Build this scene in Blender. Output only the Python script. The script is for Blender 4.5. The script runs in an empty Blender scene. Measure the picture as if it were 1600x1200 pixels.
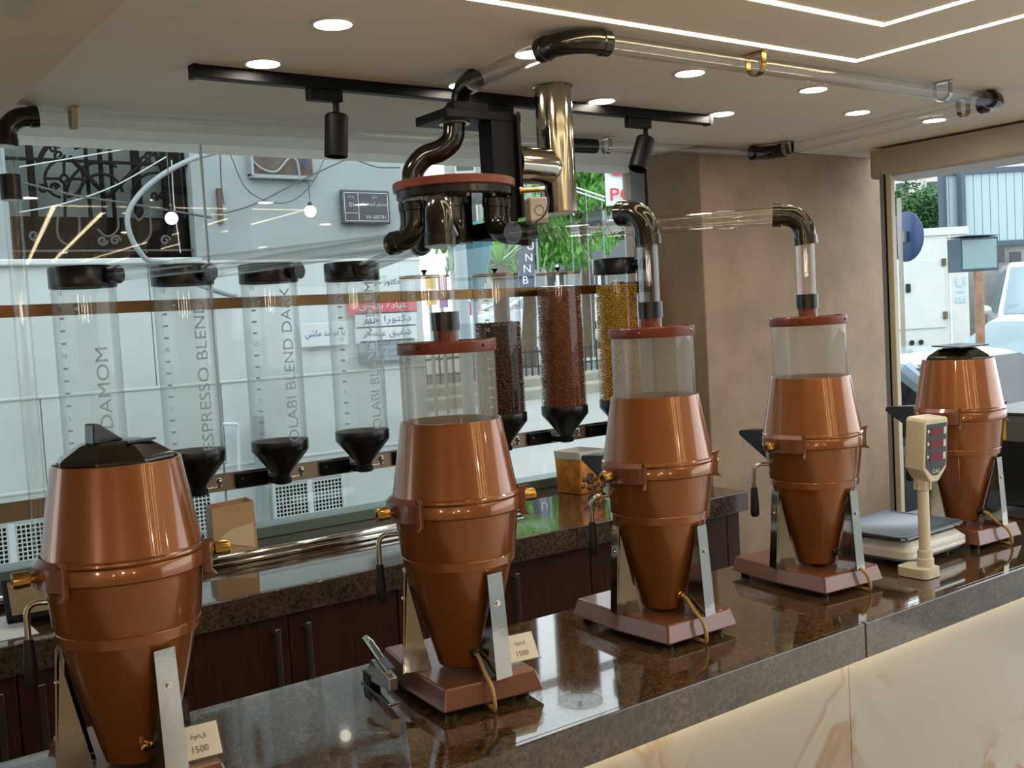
import bpy, bmesh, math, random
import numpy as np
from mathutils import Vector, Matrix
random.seed(7)
PI = math.pi
sc = bpy.context.scene
COL = sc.collection

# ------------------------------------------------------------------ camera
F = 1640.0                                   # focal length in pixels of the 1600x1200 photograph
YAW, PIT, ROL = [math.radians(a) for a in (36.07, 3.56, -3.19)]
CAM = Vector((0, 0, 1.70))
def _basis(y, p, r):
    fwd = Vector((math.sin(y)*math.cos(p), math.cos(y)*math.cos(p), -math.sin(p)))
    right = Vector((math.cos(y), -math.sin(y), 0)); up = right.cross(fwd)
    return math.cos(r)*right + math.sin(r)*up, -math.sin(r)*right + math.cos(r)*up, fwd
RIGHT, UP, FWD = _basis(YAW, PIT, ROL)
cam = bpy.data.cameras.new('camera'); cam.sensor_width = 36; cam.lens = F/1600*36; cam.clip_start = .02; cam.clip_end = 500
camo = bpy.data.objects.new('camera', cam); COL.objects.link(camo)
camo.matrix_world = Matrix(((RIGHT.x, UP.x, -FWD.x, CAM.x), (RIGHT.y, UP.y, -FWD.y, CAM.y), (RIGHT.z, UP.z, -FWD.z, CAM.z), (0, 0, 0, 1)))
sc.camera = camo
def ray(x, y): return RIGHT*((x-800)/F) - UP*((y-600)/F) + FWD
def at(x, y, axis, v):
    d = ray(x, y); return CAM + d*((v-CAM[axis])/d[axis])
def at_x(x, y, v): return at(x, y, 0, v)
def at_y(x, y, v): return at(x, y, 1, v)
def at_z(x, y, v): return at(x, y, 2, v)
def at_d(x, y, d): return CAM + ray(x, y)*d

# ------------------------------------------------------------------ world (overcast sky) and exposure
w = bpy.data.worlds.new('overcast_sky'); sc.world = w; w.use_nodes = True
nt = w.node_tree; nt.nodes.clear()
out = nt.nodes.new('ShaderNodeOutputWorld'); bg = nt.nodes.new('ShaderNodeBackground')
tc = nt.nodes.new('ShaderNodeTexCoord'); sep = nt.nodes.new('ShaderNodeSeparateXYZ'); cr = nt.nodes.new('ShaderNodeValToRGB')
cr.color_ramp.elements[0].position = 0.0; cr.color_ramp.elements[0].color = (.80, .88, .93, 1)
cr.color_ramp.elements[1].position = .7; cr.color_ramp.elements[1].color = (.90, .97, 1.0, 1)
nt.links.new(tc.outputs['Generated'], sep.inputs[0]); nt.links.new(sep.outputs['Z'], cr.inputs[0])
nt.links.new(cr.outputs[0], bg.inputs['Color']); nt.links.new(bg.outputs[0], out.inputs[0])
SKY_STRENGTH = 2.7
bg.inputs['Strength'].default_value = SKY_STRENGTH
DOWNLIGHT, LEDSTRIP, GLOW, FILL_GLOBE = 75.0, 16.0, 15.0, 31.0
vs = sc.view_settings
sc.display_settings.display_device = 'sRGB'
vs.view_transform = 'Standard'; vs.look = 'None'; vs.gamma = 1; vs.use_curve_mapping = False; vs.exposure = 0.3
sc.cycles.transparent_max_bounces = 40
sc.cycles.max_bounces = 10; sc.cycles.diffuse_bounces = 5; sc.cycles.glossy_bounces = 5
sc.cycles.sample_clamp_indirect = 6
sc.cycles.caustics_reflective = False; sc.cycles.caustics_refractive = False

# ------------------------------------------------------------------ materials
def lin(c):
    return tuple((v/12.92 if v <= .04045 else ((v+.055)/1.055)**2.4) for v in c)
def hexc(h): return lin(tuple(int(h[i:i+2], 16)/255 for i in (0, 2, 4)))
def newmat(name):
    m = bpy.data.materials.new(name); m.use_nodes = True
    return m, m.node_tree, m.node_tree.nodes['Principled BSDF']
def setp(b, **k):
    for n, v in k.items():
        n = n.replace('_', ' ')
        if n in b.inputs: b.inputs[n].default_value = v
def noise_col(nt, c1, c2, scale, detail=4, rough=.6, lo=.35, hi=.65, coord='Object', stretch=None):
    tc = nt.nodes.new('ShaderNodeTexCoord'); n = nt.nodes.new('ShaderNodeTexNoise'); r = nt.nodes.new('ShaderNodeValToRGB')
    n.inputs['Scale'].default_value = scale; n.inputs['Detail'].default_value = detail; n.inputs['Roughness'].default_value = rough
    src = tc.outputs[coord]
    if stretch:
        mp = nt.nodes.new('ShaderNodeMapping'); mp.inputs['Scale'].default_value = stretch
        nt.links.new(src, mp.inputs[0]); src = mp.outputs[0]
    nt.links.new(src, n.inputs['Vector']); nt.links.new(n.outputs['Fac'], r.inputs[0])
    r.color_ramp.elements[0].position = lo; r.color_ramp.elements[0].color = (*c1, 1)
    r.color_ramp.elements[1].position = hi; r.color_ramp.elements[1].color = (*c2, 1)
    return r.outputs[0], n
def bump(nt, b, fac, strength, dist=.002):
    bp = nt.nodes.new('ShaderNodeBump'); bp.inputs['Strength'].default_value = strength; bp.inputs['Distance'].default_value = dist
    nt.links.new(fac, bp.inputs['Height']); nt.links.new(bp.outputs[0], b.inputs['Normal'])
def mat(name, c, rough=.5, metal=0, spec=.5, coat=0, var=.0, scale=8, bmp=0, bscale=60, stretch=None, emit=None, estr=0):
    if isinstance(c, str): c = hexc(c)
    m, nt, b = newmat(name)
    setp(b, Base_Color=(*c, 1), Roughness=rough, Metallic=metal, Coat_Weight=coat, Coat_Roughness=.04)
    b.inputs['Specular IOR Level'].default_value = spec
    if var:
        o, n = noise_col(nt, tuple(max(0, v*(1-var)) for v in c), tuple(min(1, v*(1+var)) for v in c), scale, stretch=stretch)
        nt.links.new(o, b.inputs['Base Color'])
    if bmp:
        _, n2 = noise_col(nt, c, c, bscale); bump(nt, b, n2.outputs['Fac'], bmp)
    if emit:
        setp(b, Emission_Color=(*(hexc(emit) if isinstance(emit, str) else emit), 1), Emission_Strength=estr)
    return m
def clear(name, tint=(.97, .98, .98), f0=.04, f1=.55, power=3.5, haze=0.0, hazecol=(.8, .82, .8), rough=.02, edge=0.0):
    """thin clear plastic or glass: mirror reflection that grows towards grazing angles over a see-through sheet"""
    m = bpy.data.materials.new(name); m.use_nodes = True; nt = m.node_tree; nt.nodes.clear()
    o = nt.nodes.new('ShaderNodeOutputMaterial'); tr = nt.nodes.new('ShaderNodeBsdfTransparent'); gl = nt.nodes.new('ShaderNodeBsdfGlossy')
    lw = nt.nodes.new('ShaderNodeLayerWeight'); lw.inputs['Blend'].default_value = .5
    pw = nt.nodes.new('ShaderNodeMath'); pw.operation = 'POWER'; pw.inputs[1].default_value = power
    mr = nt.nodes.new('ShaderNodeMapRange'); mr.inputs['To Min'].default_value = f0; mr.inputs['To Max'].default_value = f1
    nt.links.new(lw.outputs['Facing'], pw.inputs[0]); nt.links.new(pw.outputs[0], mr.inputs['Value'])
    tr.inputs[0].default_value = (*tint, 1); gl.inputs['Roughness'].default_value = rough
    last = tr.outputs[0]
    if edge:
        p2 = nt.nodes.new('ShaderNodeMath'); p2.operation = 'POWER'; p2.inputs[1].default_value = 2.2
        mx = nt.nodes.new('ShaderNodeMix'); mx.data_type = 'RGBA'
        nt.links.new(lw.outputs['Facing'], p2.inputs[0]); nt.links.new(p2.outputs[0], mx.inputs[0])
        mx.inputs[6].default_value = (*tint, 1); mx.inputs[7].default_value = (*[t*(1-edge) for t in tint], 1)
        nt.links.new(mx.outputs[2], tr.inputs[0])
    if haze:
        df = nt.nodes.new('ShaderNodeBsdfDiffuse'); tl = nt.nodes.new('ShaderNodeBsdfTranslucent'); ad = nt.nodes.new('ShaderNodeMixShader')
        df.inputs[0].default_value = (*hazecol, 1); tl.inputs[0].default_value = (*hazecol, 1); ad.inputs[0].default_value = .6
        nt.links.new(df.outputs[0], ad.inputs[1]); nt.links.new(tl.outputs[0], ad.inputs[2])
        mh = nt.nodes.new('ShaderNodeMixShader'); mh.inputs[0].default_value = haze
        nt.links.new(last, mh.inputs[1]); nt.links.new(ad.outputs[0], mh.inputs[2]); last = mh.outputs[0]
    mx = nt.nodes.new('ShaderNodeMixShader'); nt.links.new(mr.outputs[0], mx.inputs[0]); nt.links.new(last, mx.inputs[1]); nt.links.new(gl.outputs[0], mx.inputs[2])
    nt.links.new(mx.outputs[0], o.inputs[0]); return m
def lamp_mat(name, col, s):
    m = bpy.data.materials.new(name); m.use_nodes = True; nt = m.node_tree; nt.nodes.clear()
    o = nt.nodes.new('ShaderNodeOutputMaterial'); e = nt.nodes.new('ShaderNodeEmission'); e.inputs[0].default_value = (*col, 1); e.inputs[1].default_value = s
    nt.links.new(e.outputs[0], o.inputs[0]); return m
def granite(name, base, specks, rough):
    m, nt, b = newmat(name)
    o1, n1 = noise_col(nt, base[0], base[1], 75, 6, .8, .40, .60)
    o2, n2 = noise_col(nt, (0, 0, 0), (1, 1, 1), 260, 3, .7, .60, .68)
    mx = nt.nodes.new('ShaderNodeMix'); mx.data_type = 'RGBA'; nt.links.new(o2, mx.inputs[0]); nt.links.new(o1, mx.inputs[6]); mx.inputs[7].default_value = (*specks, 1)
    o3, n3 = noise_col(nt, (.65, .65, .65), (1.25, 1.25, 1.25), 9, 3, .6, .3, .7)
    mu = nt.nodes.new('ShaderNodeMix'); mu.data_type = 'RGBA'; mu.blend_type = 'MULTIPLY'; mu.inputs[0].default_value = 1
    nt.links.new(mx.outputs[2], mu.inputs[6]); nt.links.new(o3, mu.inputs[7]); nt.links.new(mu.outputs[2], b.inputs['Base Color'])
    setp(b, Roughness=rough); b.inputs['Specular IOR Level'].default_value = .5
    setp(b, Coat_Weight=.5, Coat_Roughness=.006)
    return m
def onyx(name):
    m, nt, b = newmat(name)
    tc = nt.nodes.new('ShaderNodeTexCoord'); mp = nt.nodes.new('ShaderNodeMapping'); mp.inputs['Rotation'].default_value = (0, .5, 0)
    nt.links.new(tc.outputs['Object'], mp.inputs[0])
    n = nt.nodes.new('ShaderNodeTexNoise'); n.inputs['Scale'].default_value = 2.1; n.inputs['Detail'].default_value = 7; n.inputs['Distortion'].default_value = 1.4
    nt.links.new(mp.outputs[0], n.inputs['Vector'])
    r = nt.nodes.new('ShaderNodeValToRGB'); e = r.color_ramp.elements
    e[0].position = .25; e[0].color = (*hexc('A4A09A'), 1); e[1].position = .75; e[1].color = (*hexc('9E9B97'), 1)
    for p, c in ((.44, 'A39D94'), (.485, '94764F'), (.505, '8C6B42'), (.53, 'A7A39B'), (.6, 'ACA9A4')):
        x = e.new(p); x.color = (*hexc(c), 1)
    n2 = nt.nodes.new('ShaderNodeTexNoise'); n2.inputs['Scale'].default_value = 1.1; n2.inputs['Detail'].default_value = 2
    nt.links.new(tc.outputs['Object'], n2.inputs['Vector'])
    r2 = nt.nodes.new('ShaderNodeValToRGB'); r2.color_ramp.elements[0].position = .5; r2.color_ramp.elements[1].position = .62
    nt.links.new(n2.outputs['Fac'], r2.inputs[0]); nt.links.new(n.outputs['Fac'], r.inputs[0])
    mx = nt.nodes.new('ShaderNodeMix'); mx.data_type = 'RGBA'; nt.links.new(r2.outputs[0], mx.inputs[0])
    mx.inputs[6].default_value = (*hexc('A4A19D'), 1); nt.links.new(r.outputs[0], mx.inputs[7])
    nt.links.new(mx.outputs[2], b.inputs['Base Color']); setp(b, Roughness=.18); return m

M = dict(
    ceil=mat('ceiling_paint', 'EBE2D6', .7, var=.02, scale=2),
    beam=mat('bulkhead_paint', 'CFC1AC', .7), lightpanel=mat('pale_panel', 'B9B5AA', .6),
    floor=mat('floor_tile', 'C6B9A6', .3, var=.15, scale=3), wallp=mat('wall_paint', 'C9BBA6', .7),
    plaster=mat('brown_plaster', '99836F', .8, var=.13, scale=5, bmp=.25, bscale=30),
    granite=granite('dark_granite', (hexc('1E140C'), hexc('5E4830')), hexc('8E7756'), .07),
    granite_face=granite('granite_face', (hexc('2B231B'), hexc('554A3E')), hexc('6F6355'), .12),
    onyx=onyx('onyx_marble'),
    wood=mat('dark_wood', '3B2218', .35, var=.35, scale=10, stretch=(9, 9, .6)),
    copper=mat('copper_enamel', '8A5225', .27, metal=.42, spec=.4, coat=.8, var=.05, scale=3),
    copper_base=mat('copper_base_enamel', '74452F', .3, metal=.15, coat=.5),
    brick=mat('red_brown_plastic', '6B2A13', .36, coat=.15), black=mat('black_plastic', '0C0B0A', .28),
    blackmat=mat('matt_black_metal', '060606', .5, spec=.18), grip=mat('black_grip', '0B0B0B', .5), smoke=mat('dark_elbow_plastic', '17150C', .16, spec=.6),
    chrome=mat('chrome', 'B4B1AA', .07, metal=1), legm=mat('hammered_chrome', '96938C', .08, metal=1, bmp=.22, bscale=9), steel=mat('brushed_steel', 'A9A7A2', .28, metal=1, var=.08, scale=30, stretch=(1, 1, 20)),
    duct=mat('polished_duct', 'B4AC9C', .13, metal=1), brass=mat('brass', 'B08A4A', .2, metal=1),
    bronze=mat('bronze_strap', '7A5B38', .3, metal=.9, var=.2, scale=6), railm=mat('bronze_rail', 'A18B74', .38, metal=.9, var=.08, scale=12),
    tube=clear('clear_acrylic_tube', (.985, .985, .98), .03, .42, 3.8, edge=.14, rough=.012),
    disp=clear('frosted_acrylic', (.95, .965, .96), .03, .5, 3.0, haze=.11, hazecol=(.84, .88, .88), edge=.35),
    disp_clear=clear('clear_acrylic', (.97, .975, .97), .03, .5, 3.2, haze=.012, edge=.3),
    hopper=clear('dusty_hopper_plastic', (.90, .89, .86), .03, .4, 3.0, haze=.28, hazecol=(.62, .60, .56), edge=.3),
    glass=clear('window_glass', (.93, .95, .945), .034, .7, 4.0), carglass=mat('car_glass', '9DB6BE', .08, spec=.8), carglass_dark=mat('dark_car_glass', '2E3A3F', .06, spec=.5),  # car panes are opaque: pale tone for reflected sky, dark tone for dim cabin
    teal=mat('teal_sill_paint', '5F726B', .4), frame=mat('grey_window_frame', '77756F', .4, metal=.4),
    cream=mat('cream_frame', 'BDB49C', .5), greyframe=mat('blue_grey_frame', '8C959B', .35, metal=.3),
    shutter=mat('shutter_housing', 'ADA497', .5, var=.05),
    cable=mat('beige_cable', 'B08E58', .45), dark=mat('dark_void', '030303', .9),
    down=lamp_mat('downlight_glow', (1, .88, .74), DOWNLIGHT), led=lamp_mat('led_glow', (1, .84, .50), LEDSTRIP), glow=lamp_mat('counter_glow', (1, .80, .45), GLOW),
    fillglobe=lamp_mat('fill_globe_glow', (1, .86, .66), FILL_GLOBE), bulb=lamp_mat('reflected_bulb_glow', (1, .92, .74), 3.5), white=mat('white_trim', 'D8D4CC', .4),
    joint=mat('joint_mortar', 'CCD5D5', .8), textgrey=clear('frosted_print', (.9, .9, .9), 0, 0, 1, haze=.85, hazecol=(.50, .53, .54)), card=mat('price_card', 'E6DFD2', .5), ink=mat('ink', '4A4038', .6),
    scalew=mat('scale_cream_plastic', 'D6CFBE', .35), scalewhite=mat('scale_white_plastic', 'DFDFDC', .3),
    platter=mat('platter_blue_film', '5A6C82', .3, metal=.1, spec=.3), panelgrey=mat('display_panel_grey', '39424B', .3), red=mat('red_display', '6E0F12', .25),
    printw=mat('white_print', 'DADADA', .5), kraft=mat('kraft_board', 'C6A57C', .6, var=.08, scale=4), kraftside=mat('kraft_side', '6E4420', .4, var=.15),
    screen=mat('tablet_screen', '8B7C60', .2, var=.12), paper=mat('white_paper', 'D3D6D4', .6),
    oven=mat('dark_oven_steel', '2A2724', .3, metal=.7), oven2=mat('oven_panel', '6C6660', .35, metal=.7), yellow=mat('yellow_label', 'C9A83A', .5),
)

# ------------------------------------------------------------------ mesh builder
class MB:
    def __init__(s): s.v = []; s.f = []
    def add(s, vs, fs):
        o = len(s.v); s.v += [Vector(p) for p in vs]; s.f += [tuple(i+o for i in f) for f in fs]; return s
    def box(s, a, b):
        x0, y0, z0 = [min(a[i], b[i]) for i in range(3)]; x1, y1, z1 = [max(a[i], b[i]) for i in range(3)]
        return s.add([(x0, y0, z0), (x1, y0, z0), (x1, y1, z0), (x0, y1, z0), (x0, y0, z1), (x1, y0, z1), (x1, y1, z1), (x0, y1, z1)],
                     [(0, 3, 2, 1), (4, 5, 6, 7), (0, 1, 5, 4), (1, 2, 6, 5), (2, 3, 7, 6), (3, 0, 4, 7)])
    def cbox(s, c, size, rz=0, rx=0, ry=0):
        t = MB().box([-d/2 for d in size], [d/2 for d in size])
        m = Matrix.Translation(c) @ Matrix.Rotation(rz, 4, 'Z') @ Matrix.Rotation(ry, 4, 'Y') @ Matrix.Rotation(rx, 4, 'X')
        return s.add([m @ p for p in t.v], t.f)
    def lathe(s, prof, seg=40, c=(0, 0, 0), a0=0, a1=None, close=False):
        full = a1 is None; n = seg if full else seg+1; a1 = a0+2*PI if full else a1
        vs = []; fs = []
        for r, z in prof:
            for k in range(n):
                a = a0+(a1-a0)*k/seg; vs.append((c[0]+r*math.cos(a), c[1]+r*math.sin(a), c[2]+z))
        m = len(prof)
        for i in range(m-1):
            for k in range(seg):
                k2 = (k+1) % n
                fs.append((i*n+k, i*n+k2, (i+1)*n+k2, (i+1)*n+k))
        if full and close:
            fs.append(tuple(reversed(range(n)))); fs.append(tuple((m-1)*n+k for k in range(n)))
        if not full and close:
            fs.append(tuple(i*n for i in range(m))); fs.append(tuple(i*n+seg for i in reversed(range(m))))
        return s.add(vs, fs)
    def cyl(s, c, r, z0, z1, seg=24): return s.lathe([(r, z0), (r, z1)], seg, c, close=True)
    def sweep(s, path, r, seg=16, cap=True, squash=None):
        P = [Vector(p) for p in path]; n = len(P); rr = r if isinstance(r, (list, tuple)) else [r]*n
        T = [(P[min(i+1, n-1)]-P[max(i-1, 0)]).normalized() for i in range(n)]
        u = T[0].orthogonal().normalized(); vs = []; fs = []
        for i in range(n):
            u = (u-T[i]*u.dot(T[i])).normalized(); v = T[i].cross(u)
            for k in range(seg):
                a = 2*PI*k/seg; vs.append(P[i]+(u*math.cos(a)+v*math.sin(a))*rr[i])
        for i in range(n-1):
            for k in range(seg):
                k2 = (k+1) % seg; fs.append((i*seg+k, i*seg+k2, (i+1)*seg+k2, (i+1)*seg+k))
        if cap: fs.append(tuple(reversed(range(seg)))); fs.append(tuple((n-1)*seg+k for k in range(seg)))
        return s.add(vs, fs)
    def rod(s, a, b, r, seg=12): return s.sweep([a, b], r, seg)
    def prism(s, pts, d):
        """polygon pts (3-D, planar) pushed along vector d"""
        d = Vector(d); P = [Vector(p) for p in pts]; n = len(P)
        fs = [tuple(range(n)), tuple(reversed(range(n, 2*n)))] + [(i, n+i, n+(i+1) % n, (i+1) % n) for i in range(n)]
        return s.add(P+[p+d for p in P], fs)
    def ball(s, c, r, seg=12, rings=8, sc3=(1, 1, 1)):
        prof = [(max(1e-4, r*math.sin(PI*i/rings)), -r*math.cos(PI*i/rings)) for i in range(rings+1)]
        t = MB().lathe(prof, seg)
        return s.add([(c[0]+p.x*sc3[0], c[1]+p.y*sc3[1], c[2]+p.z*sc3[2]) for p in t.v], t.f)
    def xf(s, m): s.v = [m @ p for p in s.v]; return s
    def merge(s, o): return s.add(o.v, o.f)

def mesh_obj(name, mb, m, parent=None, smooth=True, angle=38, bevel=0, world=False):
    me = bpy.data.meshes.new(name)
    off = parent_world(parent) if (world and parent) else Vector((0, 0, 0))
    me.from_pydata([tuple(p-off) for p in mb.v], [], mb.f); me.update()
    bm = bmesh.new(); bm.from_mesh(me)
    bmesh.ops.recalc_face_normals(bm, faces=bm.faces)
    bm.to_mesh(me); bm.free()
    if smooth:
        me.polygons.foreach_set('use_smooth', [True]*len(me.polygons)); me.set_sharp_from_angle(angle=math.radians(angle))
    me.materials.append(M[m] if isinstance(m, str) else m)
    o = bpy.data.objects.new(name, me); COL.objects.link(o)
    if parent: o.parent = parent
    if bevel:
        b = o.modifiers.new('bevel', 'BEVEL'); b.width = bevel; b.segments = 2; b.limit_method = 'ANGLE'; b.angle_limit = math.radians(40)
    return o
def parent_world(p):
    v = Vector((0, 0, 0))
    while p: v += p.location; p = p.parent
    return v
def tag(o, label=None, cat=None, group=None, kind=None):
    if label: o['label'] = label
    if cat: o['category'] = cat
    if group: o['group'] = group
    if kind: o['kind'] = kind
    return o
def thing(name, label, cat, loc=(0, 0, 0), rz=0, group=None):
    o = bpy.data.objects.new(name, None); COL.objects.link(o); o.empty_display_size = .05
    o.location = loc; o.rotation_euler = (0, 0, rz); return tag(o, label, cat, group)
def part(parent, name, mb, m, label=None, **k):
    k.setdefault('world', False)
    o = mesh_obj(name, mb, m, parent, **k)
    if label: o['label'] = label
    if name in ('lettering', 'scale_marks', 'scale_number', 'bean_picture', 'white_border', 'emblem'): o['kind'] = 'stuff'
    return o
def wpart(parent, name, mb, m, label=None, **k): return part(parent, name, mb, m, label, world=True, **k)
def struct(name, mb, m, parent=None, **k):
    o = mesh_obj(name, mb, m, parent, world=bool(parent), **k)
    if not parent: o['kind'] = 'structure'
    return o

# lettering ------------------------------------------------------------------
AR = {'ا': 'FE8D FE8E FE8D FE8E', 'ب': 'FE8F FE90 FE91 FE92', 'ة': 'FE93 FE94 FE93 FE94', 'ت': 'FE95 FE96 FE97 FE98', 'ج': 'FE9D FE9E FE9F FEA0', 'ح': 'FEA1 FEA2 FEA3 FEA4',
      'خ': 'FEA5 FEA6 FEA7 FEA8', 'د': 'FEA9 FEAA FEA9 FEAA', 'ر': 'FEAD FEAE FEAD FEAE', 'س': 'FEB1 FEB2 FEB3 FEB4', 'ش': 'FEB5 FEB6 FEB7 FEB8', 'ص': 'FEB9 FEBA FEBB FEBC', 'ض': 'FEBD FEBE FEBF FEC0',
      'ع': 'FEC9 FECA FECB FECC', 'ف': 'FED1 FED2 FED3 FED4', 'ق': 'FED5 FED6 FED7 FED8', 'ك': 'FED9 FEDA FEDB FEDC', 'ل': 'FEDD FEDE FEDF FEE0', 'م': 'FEE1 FEE2 FEE3 FEE4', 'ن': 'FEE5 FEE6 FEE7 FEE8',
      'و': 'FEED FEEE FEED FEEE', 'ي': 'FEF1 FEF2 FEF3 FEF4', 'ى': 'FEEF FEF0 FEEF FEF0'}
NOJOIN = set('اةدروى')
def arabic(t):
    res = []
    for i, ch in enumerate(t):
        if ch not in AR: res.append(ch); continue
        pv = i > 0 and t[i-1] in AR and t[i-1] not in NOJOIN
        nx = i+1 < len(t) and t[i+1] in AR and ch not in NOJOIN
        f = AR[ch].split(); res.append(chr(int(f[3 if pv and nx else 1 if pv else 2 if nx else 0], 16)))
    return ''.join(reversed(res))
def letters(t, height, depth=.0008, width=None, bold=0.0):
    """lettering as mesh in the local XY plane, centred, `height` = cap height in metres"""
    cu = bpy.data.curves.new('lettering', 'FONT'); cu.body = t; cu.size = 1; cu.extrude = 0; cu.offset = bold; cu.resolution_u = 3
    ob = bpy.data.objects.new('lettering', cu); COL.objects.link(ob)
    bpy.context.view_layer.update()
    dg = bpy.context.evaluated_depsgraph_get(); me = bpy.data.meshes.new_from_object(ob.evaluated_get(dg))
    vs = [Vector(v.co) for v in me.vertices]; fs = [tuple(p.vertices) for p in me.polygons]
    bpy.data.objects.remove(ob); bpy.data.curves.remove(cu); bpy.data.meshes.remove(me)
    mb = MB()
    if not vs: return mb
    x0, x1 = min(v.x for v in vs), max(v.x for v in vs); y0, y1 = min(v.y for v in vs), max(v.y for v in vs)
    s = height/max(1e-6, y1-y0); sx = s if width is None else width/max(1e-6, x1-x0)
    mb.add([((v.x-(x0+x1)/2)*sx, (v.y-(y0+y1)/2)*s, 0) for v in vs], fs)
    return mb
def place_text(mb, c, ux, uy):
    """put an XY-plane lettering at c with its reading direction ux and its upward direction uy"""
    ux, uy = Vector(ux).normalized(), Vector(uy).normalized(); c = Vector(c)
    mb.v = [c+ux*p.x+uy*p.y for p in mb.v]; return mb
def arc(p, d0, d1, R, n=10):
    """points of a bend with its corner at p, arriving along d0 and leaving along d1"""
    p, d0, d1 = Vector(p), Vector(d0).normalized(), Vector(d1).normalized()
    ang = math.acos(max(-1, min(1, d0.dot(d1)))); t = R*math.tan(ang/2)
    a = p-d0*t; nrm = (d1-d0*d0.dot(d1)).normalized(); c = a+nrm*R
    return [c+(-nrm*math.cos(ang*i/n)+d0*math.sin(ang*i/n))*R for i in range(n+1)]
def bez(pts, n=40):
    """smooth curve through points (Catmull-Rom)"""
    P = [Vector(p) for p in pts]; P = [P[0]*2-P[1]]+P+[P[-1]*2-P[-2]]; o = []
    per = max(2, n//(len(P)-3))
    for i in range(1, len(P)-2):
        for k in range(per):
            t = k/per; a, b, c, d = P[i-1:i+3]
            o.append(.5*((2*b)+(c-a)*t+(2*a-5*b+4*c-d)*t*t+(3*b-a-3*c+d)*t**3))
    o.append(P[-2]); return o

# ================================================================== THE ROOM
CZ = 2.42            # ceiling height
GY = 3.90            # plane of the shop window
struct('floor', MB().box((-3, -5, -.08), (4.75, 4.1, 0)), 'floor', smooth=False)
struct('ceiling', MB().box((-3, -5, CZ), (4.75, 4.1, CZ+.2)), 'ceil', smooth=False)
bk = struct('trim_1', MB().box((-3, -5, 2.30), (.597, 4.05, CZ)), 'beam', smooth=False)
struct('panel', MB().box((-.62, .6, 2.292), (at_z(31, 21, 2.30).x, at_z(31, 21, 2.30).y, 2.30)), 'lightpanel', bk, smooth=False)
struct('wall_left', MB().box((-3.1, -5, 0), (-3, 4.1, CZ)), 'wallp', smooth=False)
struct('wall_front', MB().box((-3.1, -5.1, 0), (4.75, -5, CZ)), 'wallp', smooth=False)
struct('wall_back', MB().box((-3.1, 3.93, -.2), (4.75, 4.1, .895)), 'plaster', smooth=False)
struct('wall_right', MB().box((4.5, -5, 0), (4.7, -4.2, CZ)), 'wallp', smooth=False)
struct('wall_outside', MB().box((-3.2, 4.101, -.2), (3.7, 4.12, .88)), 'white', smooth=False)  # extra white skin on the hidden outer face, added to bounce daylight
struct('pillar', MB().box((3.485, 3.285, 0), (4.95, 3.62, CZ)), 'plaster', smooth=False, bevel=.006)
struct('wall_corner', MB().box((3.776, 3.865, .895), (4.7, 4.1, CZ)), 'plaster', smooth=False)
struct('trim_2', MB().box((3.78, 3.80, .895), (3.83, 3.86, CZ)), 'brass', smooth=False, bevel=.004)

# shop window: sill, frame, two butt-jointed panes
win = struct('window_1', MB().box((3.69, GY-.05, .945), (3.775, GY+.06, CZ)), 'frame', smooth=False, bevel=.004)
struct('sill', MB().box((-3, 3.86, .90), (3.69, 3.99, .945)), 'teal', win, smooth=False, bevel=.004)
jx = 1.452
for x0, x1 in ((-3, jx-.002), (jx+.002, 3.693)):
    struct('pane', MB().box((x0, GY, .943), (x1, GY+.008, CZ-.0005)), 'glass', win, smooth=False)
struct('silicone_joint', MB().box((jx-.0035, GY-.0025, .945), (jx+.0035, GY+.0095, CZ)), 'joint', win, smooth=False)

# shutter housing over the side opening and its jambs
pr = [(4.45, 3.08, CZ-.012), (4.45, 3.08, 2.295)]+[(4.45+.022-.022*math.cos(a*PI/12), 3.08, 2.295-.022*math.sin(a*PI/12)) for a in range(1, 7)]+[(4.74, 3.08, 2.273), (4.74, 3.08, CZ-.012)]
sh = struct('trim_3', MB().prism(pr, (0, -7.2, 0)), 'shutter', smooth=False)
wf = struct('window_2', MB().box((4.45, 3.005, 0), (4.478, 3.035, 2.29)), 'greyframe', smooth=False, bevel=.004)
struct('frame', MB().box((4.45, 2.972, 0), (4.482, 3.003, 2.29)), 'cream', wf, smooth=False, bevel=.004)
struct('guide_rail', MB().box((4.447, 3.0, 0), (4.46, 3.008, 2.285)), 'blackmat', wf, smooth=False)

# ------------------------------------------------------------------ ceiling lights
LB = 'round recessed downlight in the ceiling, '
for (px, py_), lab in {(520, 36): 'nearest the top edge, left of the bright strips', (411, 98): 'above the left end of the black track', (830, 83): 'beside the dark elbow at the ceiling',
        (940, 157): 'right of the steel duct, above the black track', (1078, 113): 'under the long clear ceiling pipe', (1128, 177): 'past the right end of the black track',
        (1271, 139): 'small, under the far half of the long ceiling pipe', (1340, 175): 'second from the shutter box', (1460, 187): 'nearest the shutter box', (724, 132): 'half hidden behind the top pipe of the distributor'}.items():
    p = at_z(px, py_, CZ)
    t = thing('downlight', LB+lab, 'light', p, group='recessed ceiling downlights')
    part(t, 'trim_ring', MB().lathe([(.053, 0), (.053, -.004), (.045, -.005), (.041, 0)], 32), 'white')
    part(t, 'diffuser', MB().lathe([(.042, -.0015), (.0001, -.0015)], 32), 'down')
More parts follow.
